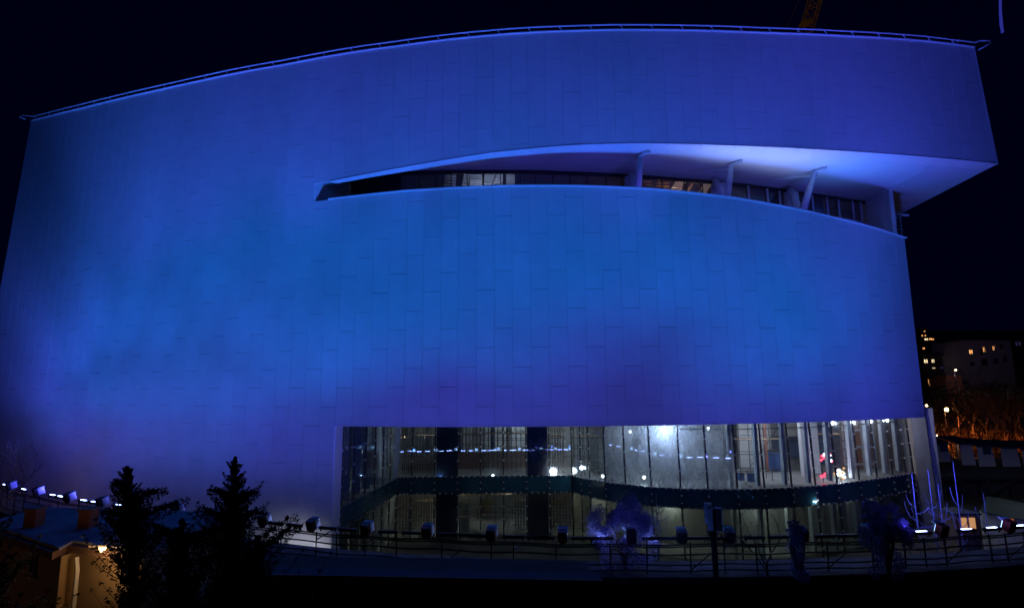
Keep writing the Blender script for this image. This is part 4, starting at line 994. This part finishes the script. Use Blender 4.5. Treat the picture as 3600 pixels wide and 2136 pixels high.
# frosted bushes
def bush(px, py, w_, h_, Y, label, seed, base=DZ):
    rng = random.Random(seed); c = gp(px, py, Y); t = thing('frosted_bush', label, 'bush', (c.x, Y, base)); W_, H_ = w_ * Y / FPX, h_ * Y / FPX; fo = MB()
    for k in range(38):
        a = rng.uniform(0, 6.28); rr = rng.uniform(.1, .95) ; q = Vector((c.x + math.cos(a) * rr * W_ / 2, Y + rng.uniform(-.6, .6), c.z + math.sin(a) * rr * H_ / 2))
        leafcloud(fo, q, rng.uniform(.15, .34) * W_ / 2.6, 380, .05, rng=rng)
    for k in range(16):
        leafcloud(fo, (c.x + rng.uniform(-.4, .4) * W_, Y + rng.uniform(-.4, .4), rng.uniform(base + .1, c.z - H_ * .3)), .28, 130, .06, rng=rng)
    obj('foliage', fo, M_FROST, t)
    st = MB(); tp_ = Vector((c.x, Y, c.z)); b = Vector((c.x, Y, base))
    for k in range(5): st.tube([b, b.lerp(tp_, .6) + Vector((rng.uniform(-.4, .4), 0, 0)), tp_ + Vector((rng.uniform(-1, 1) * W_ * .4, 0, rng.uniform(0, .4) * H_))], [.06, .04, .015], 5)
    obj('stems', st, M_BARK, t)
bush(2195, 1840, 250, 170, 26.1, 'large blue lit frosted bush hiding part of the rail below the curved glass', 21)
bush(3105, 1835, 165, 140, 24.9, 'violet lit frosted bush near the right end of the hall', 22)
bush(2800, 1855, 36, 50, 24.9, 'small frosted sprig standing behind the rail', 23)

# antennas
c = gp(2510, 1900, 25.0); t = thing('antenna_mast', 'cluster of three tall panel antennas on one mast', 'antenna', (c.x, 25.0, DZ))
obj('mast', MB().tube([(c.x, 25.0, DZ), (c.x, 25.0, gp(2510, 1785, 25.0).z)], .13, 8), M_DARKSTEEL, t)
for px, y0, y1, wd in ((2493, 1769, 1840, 30), (2497, 1786, 1862, 24), (2528, 1784, 1864, 28)):
    A, B = gp(px, y0, 24.8), gp(px, y1, 24.8); an = obj('panel_antenna', MB().box(((A.x + B.x) / 2, 24.8 + (.12 if px == 2493 else 0), (A.z + B.z) / 2), (wd / FPX * 24.8 * .75, .22, A.z - B.z), rad(-25)), M_PIPE, t)
    for k in range(3): 
        s = obj('cable', MB().tube([B + Vector((.08 * (k - 1), .0, 0)), B + Vector((.1 * (k - 1), .1, -.35)), Vector((c.x, 25.0, B.z - .7))], .02, 4), M_BLACK, t); s.parent = an

# ------------------------------------------------------------------ house with lamp, lower left
ez = gp(215, 1955, 18).z
hs = thing('ochre_house', 'low ochre house with snowy flat roof and a lamp over its wall', 'house', (-16, 18, GZ))
c1_ = gp(215, 1955, 18); lf = gp(85, 1918, 19.6); c2_ = gp(262, 1942, 18.8); c3 = gp(500, 1965, 17.6)
def wallseg(a, b, name='wall', th=.25):
    obj(name, MB().hexa([(a.x, a.y, GZ), (b.x, b.y, GZ), (b.x, b.y + th, GZ), (a.x, a.y + th, GZ), (a.x, a.y, a.z), (b.x, b.y, b.z), (b.x, b.y + th, b.z), (a.x, a.y + th, a.z)]), M_OCHRE, hs)
lf.z = c1_.z = c2_.z = c3.z = ez
far = Vector((-24, 23, ez))
wallseg(Vector((-19.5, 21, ez)), lf); wallseg(lf, c1_); wallseg(c1_ + Vector((.02, 0, 0)), c2_); wallseg(c2_ + Vector((.02, 0, 0)), c3)
wallseg(c3 + Vector((.02, 0, 0)), Vector((c3.x + .6, 22.5, ez)), 'end_wall')
rp = [(-19.8, 20.8), (lf.x - .15, lf.y - .3), (c1_.x, c1_.y - .35), (c2_.x, c2_.y - .35), (c3.x + .3, c3.y - .35), (c3.x + .9, 22.6), (-20, 24)]
obj('roof', MB().extr(rp, ez + .002, ez + .22), M_ROOFEDGE, hs)
sn = [(p[0] * .99 - .1, p[1] + .18) for p in rp[:5]] + [(rp[5][0] - .3, 22.3), (-19.7, 23.6)]
so_ = obj('roof_snow', MB().extr(sn, ez + .225, ez + .31), mat('dimmed_roof_snow', (.30, .31, .36), .85, .35, 1.2, bump=.5, bscale=3), hs)  # snow darkened to stand in for the dim light on the roof
def win(parent, a, b, px0, px1, y0, y1, fm=M_WFRAME, pm=M_WINDK, Y=None):
    cx = (px0 + px1) / 2; A, B = gp(px0, y0, Y), gp(px1, y1, Y); d = (b - a).normalized(); rz = math.atan2(d.y, d.x); c = (A + B) / 2
    f = obj('window', MB().box((c.x, Y - .03, c.z), (abs(B.x - A.x) + .12, .08, abs(A.z - B.z) + .12), rz), fm, parent)
    o = obj('pane', MB().box((c.x, Y - .075, c.z), (abs(B.x - A.x), .03, abs(A.z - B.z)), rz), pm, parent); o.parent = f
    o = obj('glazing_bar', MB().box((c.x, Y - .11, c.z), (.04, .03, abs(A.z - B.z)), rz), fm, parent); o.parent = f
    o = obj('sill', MB().box((c.x, Y - .12, B.z - .1), (abs(B.x - A.x) + .25, .18, .06), rz), fm, parent); o.parent = f
win(hs, c2_, c3, 425, 472, 1990, 2050, Y=17.75); win(hs, lf, c1_, 106, 128, 1950, 2008, Y=19.0)
pp = gp(297, 1960, 18.3); obj('downpipe', MB().tube([(pp.x - .1, 18.1, ez - .05), (pp.x, 18.05, ez - .4), (pp.x, 18.05, GZ)], .06, 6), M_PIPE, hs)
lp = gp(360, 1924, 17.6); hl = thing('wall_lamp', 'warm wall lamp glowing on the ochre house under the snowy roof', 'lamp', lp)
obj('arm', MB().tube([lp + Vector((0, .35, .0)), lp + Vector((0, .1, .12)), lp + Vector((0, 0, .06))], .03, 5), M_DARKSTEEL, hl)
obj('lamp_shade', MB().box(lp + Vector((-.08, 0, .07)), (.55, .22, .05)), M_WFRAME, hl); obj('bulb', MB().ball(lp + Vector((.0, 0, -.03)), .09, n=8, k=6), M_BULBO, hl, smooth=True)
lamp('POINT', lp + Vector((0, -.3, -.22)), 22, (1, .58, .26), hl, size=.1)
for px, py, Yy, lb in ((115, 1880, 20.5, 'dull red chimney on the snowy roof, farther left'), (305, 1878, 20.3, 'dull red chimney on the snowy roof behind the wall lamp')):
    q = gp(px, py, Yy); t = thing('chimney', lb, 'chimney', (q.x, Yy, ez + .3)); obj('stack', MB().box((q.x, Yy, ez + .6), (.42, .42, .62)), M_BRICK, t); obj('cap', MB().box((q.x, Yy, ez + .94), (.52, .52, .06)), M_ROOFEDGE, t)
q = Vector((-21.5, 15, -4.6)); t = thing('wall_lamp', 'unseen dim lamp added beyond the left edge to light the ochre house', 'lamp', q)  # unseen lamp added to light the side wall of the house
obj('bulb', MB().ball(q, .08), M_BULBO, t); obj('arm', MB().tube([q + Vector((0, .1, .1)), Vector((-21.5, 15.1, GZ))], .04, 5), M_DARKSTEEL, t); lamp('POINT', q - Vector((0, .15, .15)), 14, (1, .45, .15), t)
# long dark building in front, bottom middle
lbz = gp(1500, 2012, 21).z
lb = thing('low_dark_shed', 'long dark shed with brown fascia along the bottom of the view', 'shed', (-2, 20, GZ))
A, B = gp(800, 2000, 21.5), gp(2100, 2032, 20.5); z_ = A.z - .1
obj('wall', MB().hexa([(A.x, A.y, GZ), (B.x, B.y, GZ), (B.x, B.y + 3, GZ), (A.x, A.y + 3, GZ), (A.x, A.y, z_ - .3), (B.x, B.y, z_ - .3), (B.x, B.y + 3, z_ - .3), (A.x, A.y + 3, z_ - .3)]), M_WALLD, lb)
obj('fascia', MB().bar((A.x - .2, A.y - .12, z_ - .15), (B.x + .2, B.y - .12, z_ - .15), .1, .3), M_BRICK, lb)
obj('roof', MB().hexa([(A.x - .2, A.y - .06, z_ - .28), (B.x + .2, B.y - .06, z_ - .28), (B.x, B.y + .7, z_ - .28), (A.x, A.y + .7, z_ - .28), (A.x - .2, A.y - .06, z_ - .02), (B.x + .2, B.y - .06, z_ - .02), (B.x, B.y + .7, z_ - .02), (A.x, A.y + .7, z_ - .02)]), M_TILE, lb)
for px in (950, 1200, 1650, 1900):
    q = gp(px, 2060, 20.9); f = (q.x - A.x) / (B.x - A.x); Yw = A.y + (B.y - A.y) * f; obj('window', MB().box((q.x, Yw - .03, z_ - 1.1), (.9, .06, .7)), M_WINDK, lb)

# ------------------------------------------------------------------ crane behind the roof
bc, tc_ = gp(2830, 112, 78), gp(2905, -60, 78)
bc = gp(2827, 150, 78); tc_ = gp(2873, -10, 78)
cr = thing('tower_crane', 'yellow lattice crane boom rising behind the roof edge', 'crane', (bc.x - 6, 78, gh(0, 78)))
ax = (Vector(tc_) - Vector(bc)).normalized(); sd = Vector((ax.z, 0, -ax.x)) * .85
base_ = Vector(bc) - ax * 12
tops = Vector(tc_) + ax * 10
for s in (-1, 1):
    for dy in (0, 1.2): obj('chord', MB().bar(base_ + sd * s + Vector((0, dy, 0)), tops + sd * s + Vector((0, dy, 0)), .16), M_CRANE, cr)
L_ = (tops - base_).length; n = int(L_ / 1.3)
for k in range(n):
    a0 = base_ + ax * (k * L_ / n); a1 = base_ + ax * ((k + 1) * L_ / n); s = 1 if k % 2 else -1
    obj('lattice_bar', MB().bar(a0 + sd * s, a1 - sd * s, .08), M_CRANE, cr); obj('lattice_bar', MB().bar(a0 + sd * s + Vector((0, 1.2, 0)), a1 - sd * s + Vector((0, 1.2, 0)), .08), M_CRANE, cr); obj('lattice_bar', MB().bar(a0 - sd, a0 + sd, .07), M_CRANE, cr)
obj('joint_block', MB().box(gp(2832, 82, 78), (1.5, 1.3, .35)), M_CRANE, cr)
obj('mast', MB().bar(Vector((base_.x, 78.6, gh(0, 78))), base_ + Vector((0, .6, 0)), 1.6), M_CRANE, cr)
obj('hoist_cable', MB().tube([gp(2760, 110, 77), gp(2806, 5, 77), gp(2840, -70, 77)], .035, 4), M_CRANE, cr)
# hanging blue hose upper right
A = [gp(3516, -40, 22), gp(3517, 45, 22), gp(3520, 85, 22), gp(3524, 112, 22)]
t = thing('hanging_cable', 'thick blue glowing cable end hanging in the dark sky at upper right', 'cable', A[-1])
mc = mat('self_lit_cable', (.2, .2, .7), .6, emit=(.03, .035, .33), estr=.7)  # cable is no lamp, its blue glow is put in as emission
obj('cable', MB().tube(A, [.05, .05, .06, .045], 7), mc, t, smooth=True); obj('plug', MB().ball(A[-1], .06, n=7, k=5), mc, t, smooth=True)

# pipe and scaffold at the right end of the terrace
t = thing('side_scaffold', 'thin scaffold and projecting pipe at the right end of the slot', 'scaffold', gp(3165, 835, 50))
P = lambda x_, y_: gp(x_, y_, 50)
for x0, y0, x1, y1, r_ in ((3150, 742, 3152, 822, .05), (3163, 740, 3172, 830, .05), (3128, 672, 3141, 750, .13)): obj('standard', MB().tube([P(x0, y0), P(x1, y1)], r_, 5), M_PIPE, t)
obj('projecting_pipe', MB().tube([P(3138, 753), P(3194, 757)], .12, 6), M_PIPE, t)
for k in range(6): obj('ledger', MB().tube([P(3150 + k, 752 + k * 13), P(3165 + k * 1.5, 756 + k * 13)], .04, 4), M_PIPE, t)

# ------------------------------------------------------------------ right background: tents, forest, hill
tg = 'grey sheeted tents in a row at the forest edge'
for i, (x0, x1, y0, y1, m_) in enumerate(((3294, 3345, 1562, 1622, M_TENT), (3378, 3432, 1563, 1634, M_TENT), (3438, 3503, 1571, 1638, M_TENT), (3522, 3592, 1576, 1646, M_TENT), (3596, 3680, 1580, 1650, M_TENT))):
    Yt = 72; A, B = gp(x0, y0, Yt), gp(x1, y1, Yt); t = thing('tent', 'flat faced grey tent, ' + ORD[i] + ' from the left in the row behind the pruned trees', 'tent', ((A.x + B.x) / 2, Yt, B.z), tg)
    obj('front_sheet', MB().hexa([(A.x, Yt, B.z), (B.x, Yt, B.z), (B.x, Yt + .2, B.z), (A.x, Yt + .2, B.z), (A.x + .0, Yt, A.z), (B.x - .3, Yt, A.z), (B.x - .3, Yt + .2, A.z), (A.x, Yt + .2, A.z)]), m_, t)
    obj('side_sheet', MB().hexa([(B.x + .02, Yt + .05, B.z), (B.x + 1.0, Yt + 3, B.z), (B.x + .9, Yt + 3.1, B.z), (B.x, Yt + .2, B.z), (B.x - .3, Yt + .05, A.z), (B.x + .7, Yt + 3, A.z), (B.x + .6, Yt + 3.1, A.z), (B.x - .3, Yt + .2, A.z)]), M_TENTD, t)
    obj('roof', MB().hexa([(A.x - .2, Yt - .3, A.z + .01), (B.x, Yt - .3, A.z + .01), (B.x + .9, Yt + 4, A.z + .6), (A.x, Yt + 4, A.z + .6), (A.x - .2, Yt - .3, A.z + .15), (B.x, Yt - .3, A.z + .15), (B.x + .9, Yt + 4, A.z + .75), (A.x, Yt + 4, A.z + .75)]), M_TENTD, t)
    if i in (0, 2): obj('vent_flap', MB().box(((A.x + B.x) / 2, Yt - .06, A.z - .45), (1.0, .06, .9)), M_TENTD, t)
zb = gp(3440, 1640, 72).z
o = obj('embankment_wall', MB().extr([(50, 70), (75, 70), (75, 80), (50, 80)], GZ, zb - .01), mat('embankment', (.04, .045, .07), .9, .3)); tag(o, 'dark embankment wall below the row of grey tents', 'wall')
tw = thing('steel_truss', 'dark steel truss with crossed braces below the tents', 'truss', (60, 68, GZ))
for k in range(7):
    x_ = 51 + k * 3.3; obj('post', MB().bar((x_, 68, GZ), (x_, 68, zb - .4), .18), M_DARKSTEEL, tw)
    if k < 6:
        for a, b in ((GZ + .5, zb - .6), (zb - .6, GZ + .5)): obj('brace', MB().bar((x_, 67.9, a), (x_ + 3.3, 67.9, b), .1), M_DARKSTEEL, tw)
obj('beam', MB().bar((50, 68, zb - .3), (74, 68, zb - .3), .3), M_DARKSTEEL, tw)
# lower white marquee at the right
A, B, Cc_, D = gp(3450, 1795, 48), gp(3700, 1850, 44), gp(3700, 1960, 44), gp(3430, 1900, 48)
mq = thing('marquee', 'grey white marquee wall with dark green roof at the right edge', 'tent', (D.x, 46, GZ))
obj('wall', MB().hexa([(A.x, A.y, GZ), (B.x, B.y, GZ), (B.x, B.y + .2, GZ), (A.x, A.y + .2, GZ), A, B, B + Vector((0, .2, 0)), A + Vector((0, .2, 0))]), mat('white_sheet', (.42, .43, .46), .7), mq)
E_, F_ = gp(3470, 1745, 56), gp(3700, 1790, 54)
obj('roof', MB().hexa([A + Vector((-.3, -.3, 0)), B + Vector((0, -.3, 0)), F_, E_, A + Vector((-.3, -.3, .1)), B + Vector((0, -.3, .1)), F_ + Vector((0, 0, .1)), E_ + Vector((0, 0, .1))]), mat('green_sheet', (.04, .09, .08), .6), mq)
q = gp(3548, 1845, 45.5); f = obj('window', MB().box((q.x, 45.6, q.z), (.95, .1, 1.1)), M_WFRAME, mq)
o = obj('pane', MB().box((q.x - .22, 45.5, q.z), (.4, .05, .95)), mat('dim_window', (.2, .1, .05), .5, emit=(1, .32, .08), estr=.12), mq); o.parent = f
o = obj('pane', MB().box((q.x + .22, 45.5, q.z), (.4, .05, .95)), mat('dim_window2', (.2, .1, .05), .5, emit=(1, .32, .08), estr=.25), mq); o.parent = f
q = gp(3412, 1852, 40); kb = thing('kiosk', 'small warmly lit kiosk among the pruned trees', 'kiosk', (q.x, 40, GZ)); obj('body', MB().box((q.x, 41, (GZ + q.z + .8) / 2), (1.6, 1.6, q.z + .8 - GZ)), M_WOOD, kb)
for k in (-.3, .3): obj('window', MB().box((q.x + k, 40.16, q.z + .15), (.4, .05, .9)), mat('kiosk_window', (.3, .15, .05), .5, emit=(1, .5, .2), estr=.5), kb)
obj('roof', MB().box((q.x, 41, q.z + .86), (1.9, 1.9, .1)), M_TENTD, kb)
# small street lamps, some unseen and added
def smalllamp(px, py, Y, r, m, label, e=0, col=(1, .6, .25)):
    p = gp(px, py, Y); g0 = gh(p.x, Y); t = thing('street_lamp', label, 'street lamp', (p.x, Y + .6, min(g0, p.z - 3)))
    obj('pole', MB().tube([(p.x, Y + .6, min(g0, p.z - 3)), (p.x, Y + .6, p.z + .1), (p.x, Y, p.z + .25)], [.12, .08, .05], 6), M_DARKSTEEL, t)
    obj('head', MB().box(p + Vector((0, 0, r + .1)), (r * 3, r * 3, .12)), M_DARKSTEEL, t); obj('bulb', MB().ball(p, r, n=8, k=6), m, t, smooth=True)
    global ROOT_LAST; ROOT_LAST = t
    if e: lamp('SPOT', p - Vector((0, .3, r + .05)), e, col, t, p - Vector((0, .3, 5)), size=r, angle=165, blend=.5)
smalllamp(3328, 1439, 112, .38, M_BULBO, 'bright sodium street lamp above the orange wood', 2200, (1, .33, .07))
smalllamp(3258, 1425, 130, .25, M_BULBO, 'small lamp touching the edge of the building', 120, (1, .45, .12))
smalllamp(3640, 1500, 100, .3, M_BULBO, 'unseen sodium street lamp added beyond the right edge of the wood', 1900, (1, .3, .06))  # extra warm lamp added out of view to light the wood
smalllamp(3290, 1530, 100, .2, M_BULBO, 'sodium lamp low behind the tree row by the building', 800, (1, .33, .06))
smalllamp(-140, 1640, 42, .25, M_BULBO, 'sodium street lamp just beyond the left edge of the view', 22, (1, .16, .05))
smalllamp(3720, 1480, 56, .2, M_BULBW, 'unseen white street lamp added beyond the right edge of the view', 420, (.75, .8, 1))  # unseen lamp added to brighten the tents
smalllamp(3375, 1556, 84, .12, M_BULBW, 'small white lamp above the tents', 120, (1, .95, .8))
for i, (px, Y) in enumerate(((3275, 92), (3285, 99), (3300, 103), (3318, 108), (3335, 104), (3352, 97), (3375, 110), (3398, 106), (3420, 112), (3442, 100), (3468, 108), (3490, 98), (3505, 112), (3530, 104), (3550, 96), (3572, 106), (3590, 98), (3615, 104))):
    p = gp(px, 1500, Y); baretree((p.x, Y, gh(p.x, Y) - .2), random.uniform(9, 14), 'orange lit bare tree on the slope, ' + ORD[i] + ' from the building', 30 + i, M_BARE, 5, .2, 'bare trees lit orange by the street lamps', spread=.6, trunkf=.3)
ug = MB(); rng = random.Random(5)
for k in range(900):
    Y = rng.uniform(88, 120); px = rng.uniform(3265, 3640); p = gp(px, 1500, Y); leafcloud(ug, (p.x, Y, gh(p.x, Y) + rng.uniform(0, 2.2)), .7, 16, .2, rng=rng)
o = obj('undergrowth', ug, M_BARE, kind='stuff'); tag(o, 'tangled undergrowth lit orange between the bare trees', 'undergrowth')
dg = MB()
for k in range(1600):
    Y = rng.uniform(125, 300); px = rng.uniform(3240, 3660); p = gp(px, 1400, Y); leafcloud(dg, (p.x, Y, gh(p.x, Y) + rng.uniform(0, 5)), 2.0, 12, .6, rng=rng)
o = obj('hillside_wood', dg, M_LEAF, kind='stuff'); tag(o, 'dark wood covering the hillside below the apartment blocks', 'wood')
# hill blocks
def block(px0, px1, ytop, Y, label, wins, m_, slope=0.):
    A, B = gp(px0, ytop, Y), gp(px1, ytop + slope, Y); g0 = gh(A.x, Y) - 2; t = thing('apartment_block', label, 'building', ((A.x + B.x) / 2, Y, g0))
    D = 14; h0 = A.z; h1 = gp(px1, ytop + slope, Y).z
    hh = (h0 + h1) / 2
    obj('wall', MB().box(((A.x + B.x) / 2, Y + D / 2, (g0 + hh) / 2), (B.x - A.x, D, hh - g0)), m_, t)
    obj('roof', MB().box(((A.x + B.x) / 2, Y + D / 2 - .3, hh + .3), (B.x - A.x + 1.4, D + 1.4, .6)), M_TILE, t)
    for (wx, wy, ww, wh, wm_) in wins:
        q = gp(wx, wy, Y); f = obj('window', MB().box((q.x, Y - .05, q.z), (ww * Y / FPX + .3, .1, wh * Y / FPX + .3)), M_BLOCKD, t)
        o = obj('pane', MB().box((q.x, Y - .13, q.z), (ww * Y / FPX, .06, wh * Y / FPX)), wm_, t); o.parent = f
        o = obj('glazing_bar', MB().box((q.x, Y - .18, q.z), (.25, .04, wh * Y / FPX)), M_BLOCKD, t); o.parent = f
dimv = mat('dim_violet_window', (.1, .08, .2), .5, emit=(.15, .1, .4), estr=.25)
block(3390, 3550, 1208, 180, 'large pale apartment block with a lit orange window, highest on the right', [(3412, 1236, 10, 13, M_WINWARM), (3458, 1228, 5, 16, M_WINWARM), (3450, 1238, 6, 18, M_WINDK), (3492, 1223, 5, 13, M_WINWARM), (3521, 1218, 7, 14, M_WINDK), (3418, 1278, 12, 12, M_WINDK), (3460, 1273, 16, 20, M_WINDK), (3500, 1268, 10, 14, M_WINDK), (3532, 1262, 8, 14, M_WINDK)], M_BLOCK, -22)
block(3566, 3680, 1178, 195, 'dark apartment block at the right edge beyond the pale one', [(3573, 1208, 5, 13, dimv), (3584, 1207, 5, 13, dimv)], M_BLOCKD, -8)
block(3240, 3382, 1248, 190, 'low dark apartment block with two cream windows beside the museum edge', [(3254, 1269, 11, 12, M_WINCREAM), (3279, 1268, 8, 11, M_WINCREAM), (3334, 1260, 9, 7, dimv), (3349, 1258, 6, 8, dimv), (3374, 1266, 5, 10, M_WINWARM), (3282, 1293, 8, 3, M_WINCREAM), (3310, 1292, 9, 3, dimv), (3338, 1292, 8, 9, dimv), (3356, 1288, 8, 9, dimv)], M_BLOCKD)
block(3325, 3380, 1318, 165, 'small red brown house below the dark block', [(3338, 1345, 6, 8, M_WINDK), (3360, 1342, 6, 8, M_WINDK)], M_BRICK)
block(3255, 3272, 1325, 150, 'narrow house with amber windows close to the museum edge', [(3265, 1340, 4, 14, M_WINWARM), (3269, 1352, 3, 5, M_WINWARM)], M_BLOCKD)
block(3236, 3262, 1155, 420, 'distant tower with orange windows high on the hill', [(3250, 1164, 4, 4, M_WINWARM), (3242, 1179, 4, 5, M_WINWARM), (3253, 1179, 4, 4, M_WINWARM)], M_BLOCKD)
block(3246, 3288, 1186, 400, 'distant long house with a lit row high on the hill', [(3256, 1192, 12, 6, M_WINCREAM), (3271, 1191, 8, 6, M_WINWARM), (3280, 1192, 5, 5, M_WINWARM)], M_BLOCKD)
block(3238, 3256, 1208, 330, 'distant house with one amber window', [(3247, 1224, 6, 6, M_WINWARM)], M_BLOCKD)
# lamp and bare point light added on the hill to brighten the block facades
smalllamp(3360, 1300, 150, .2, M_BULBO, 'lamp added on the hill below the apartment blocks', 10, (1, .6, .45))
lamp('POINT', gp(3420, 1310, 150), 850, (.8, .6, .75), ROOT_LAST, size=.3)
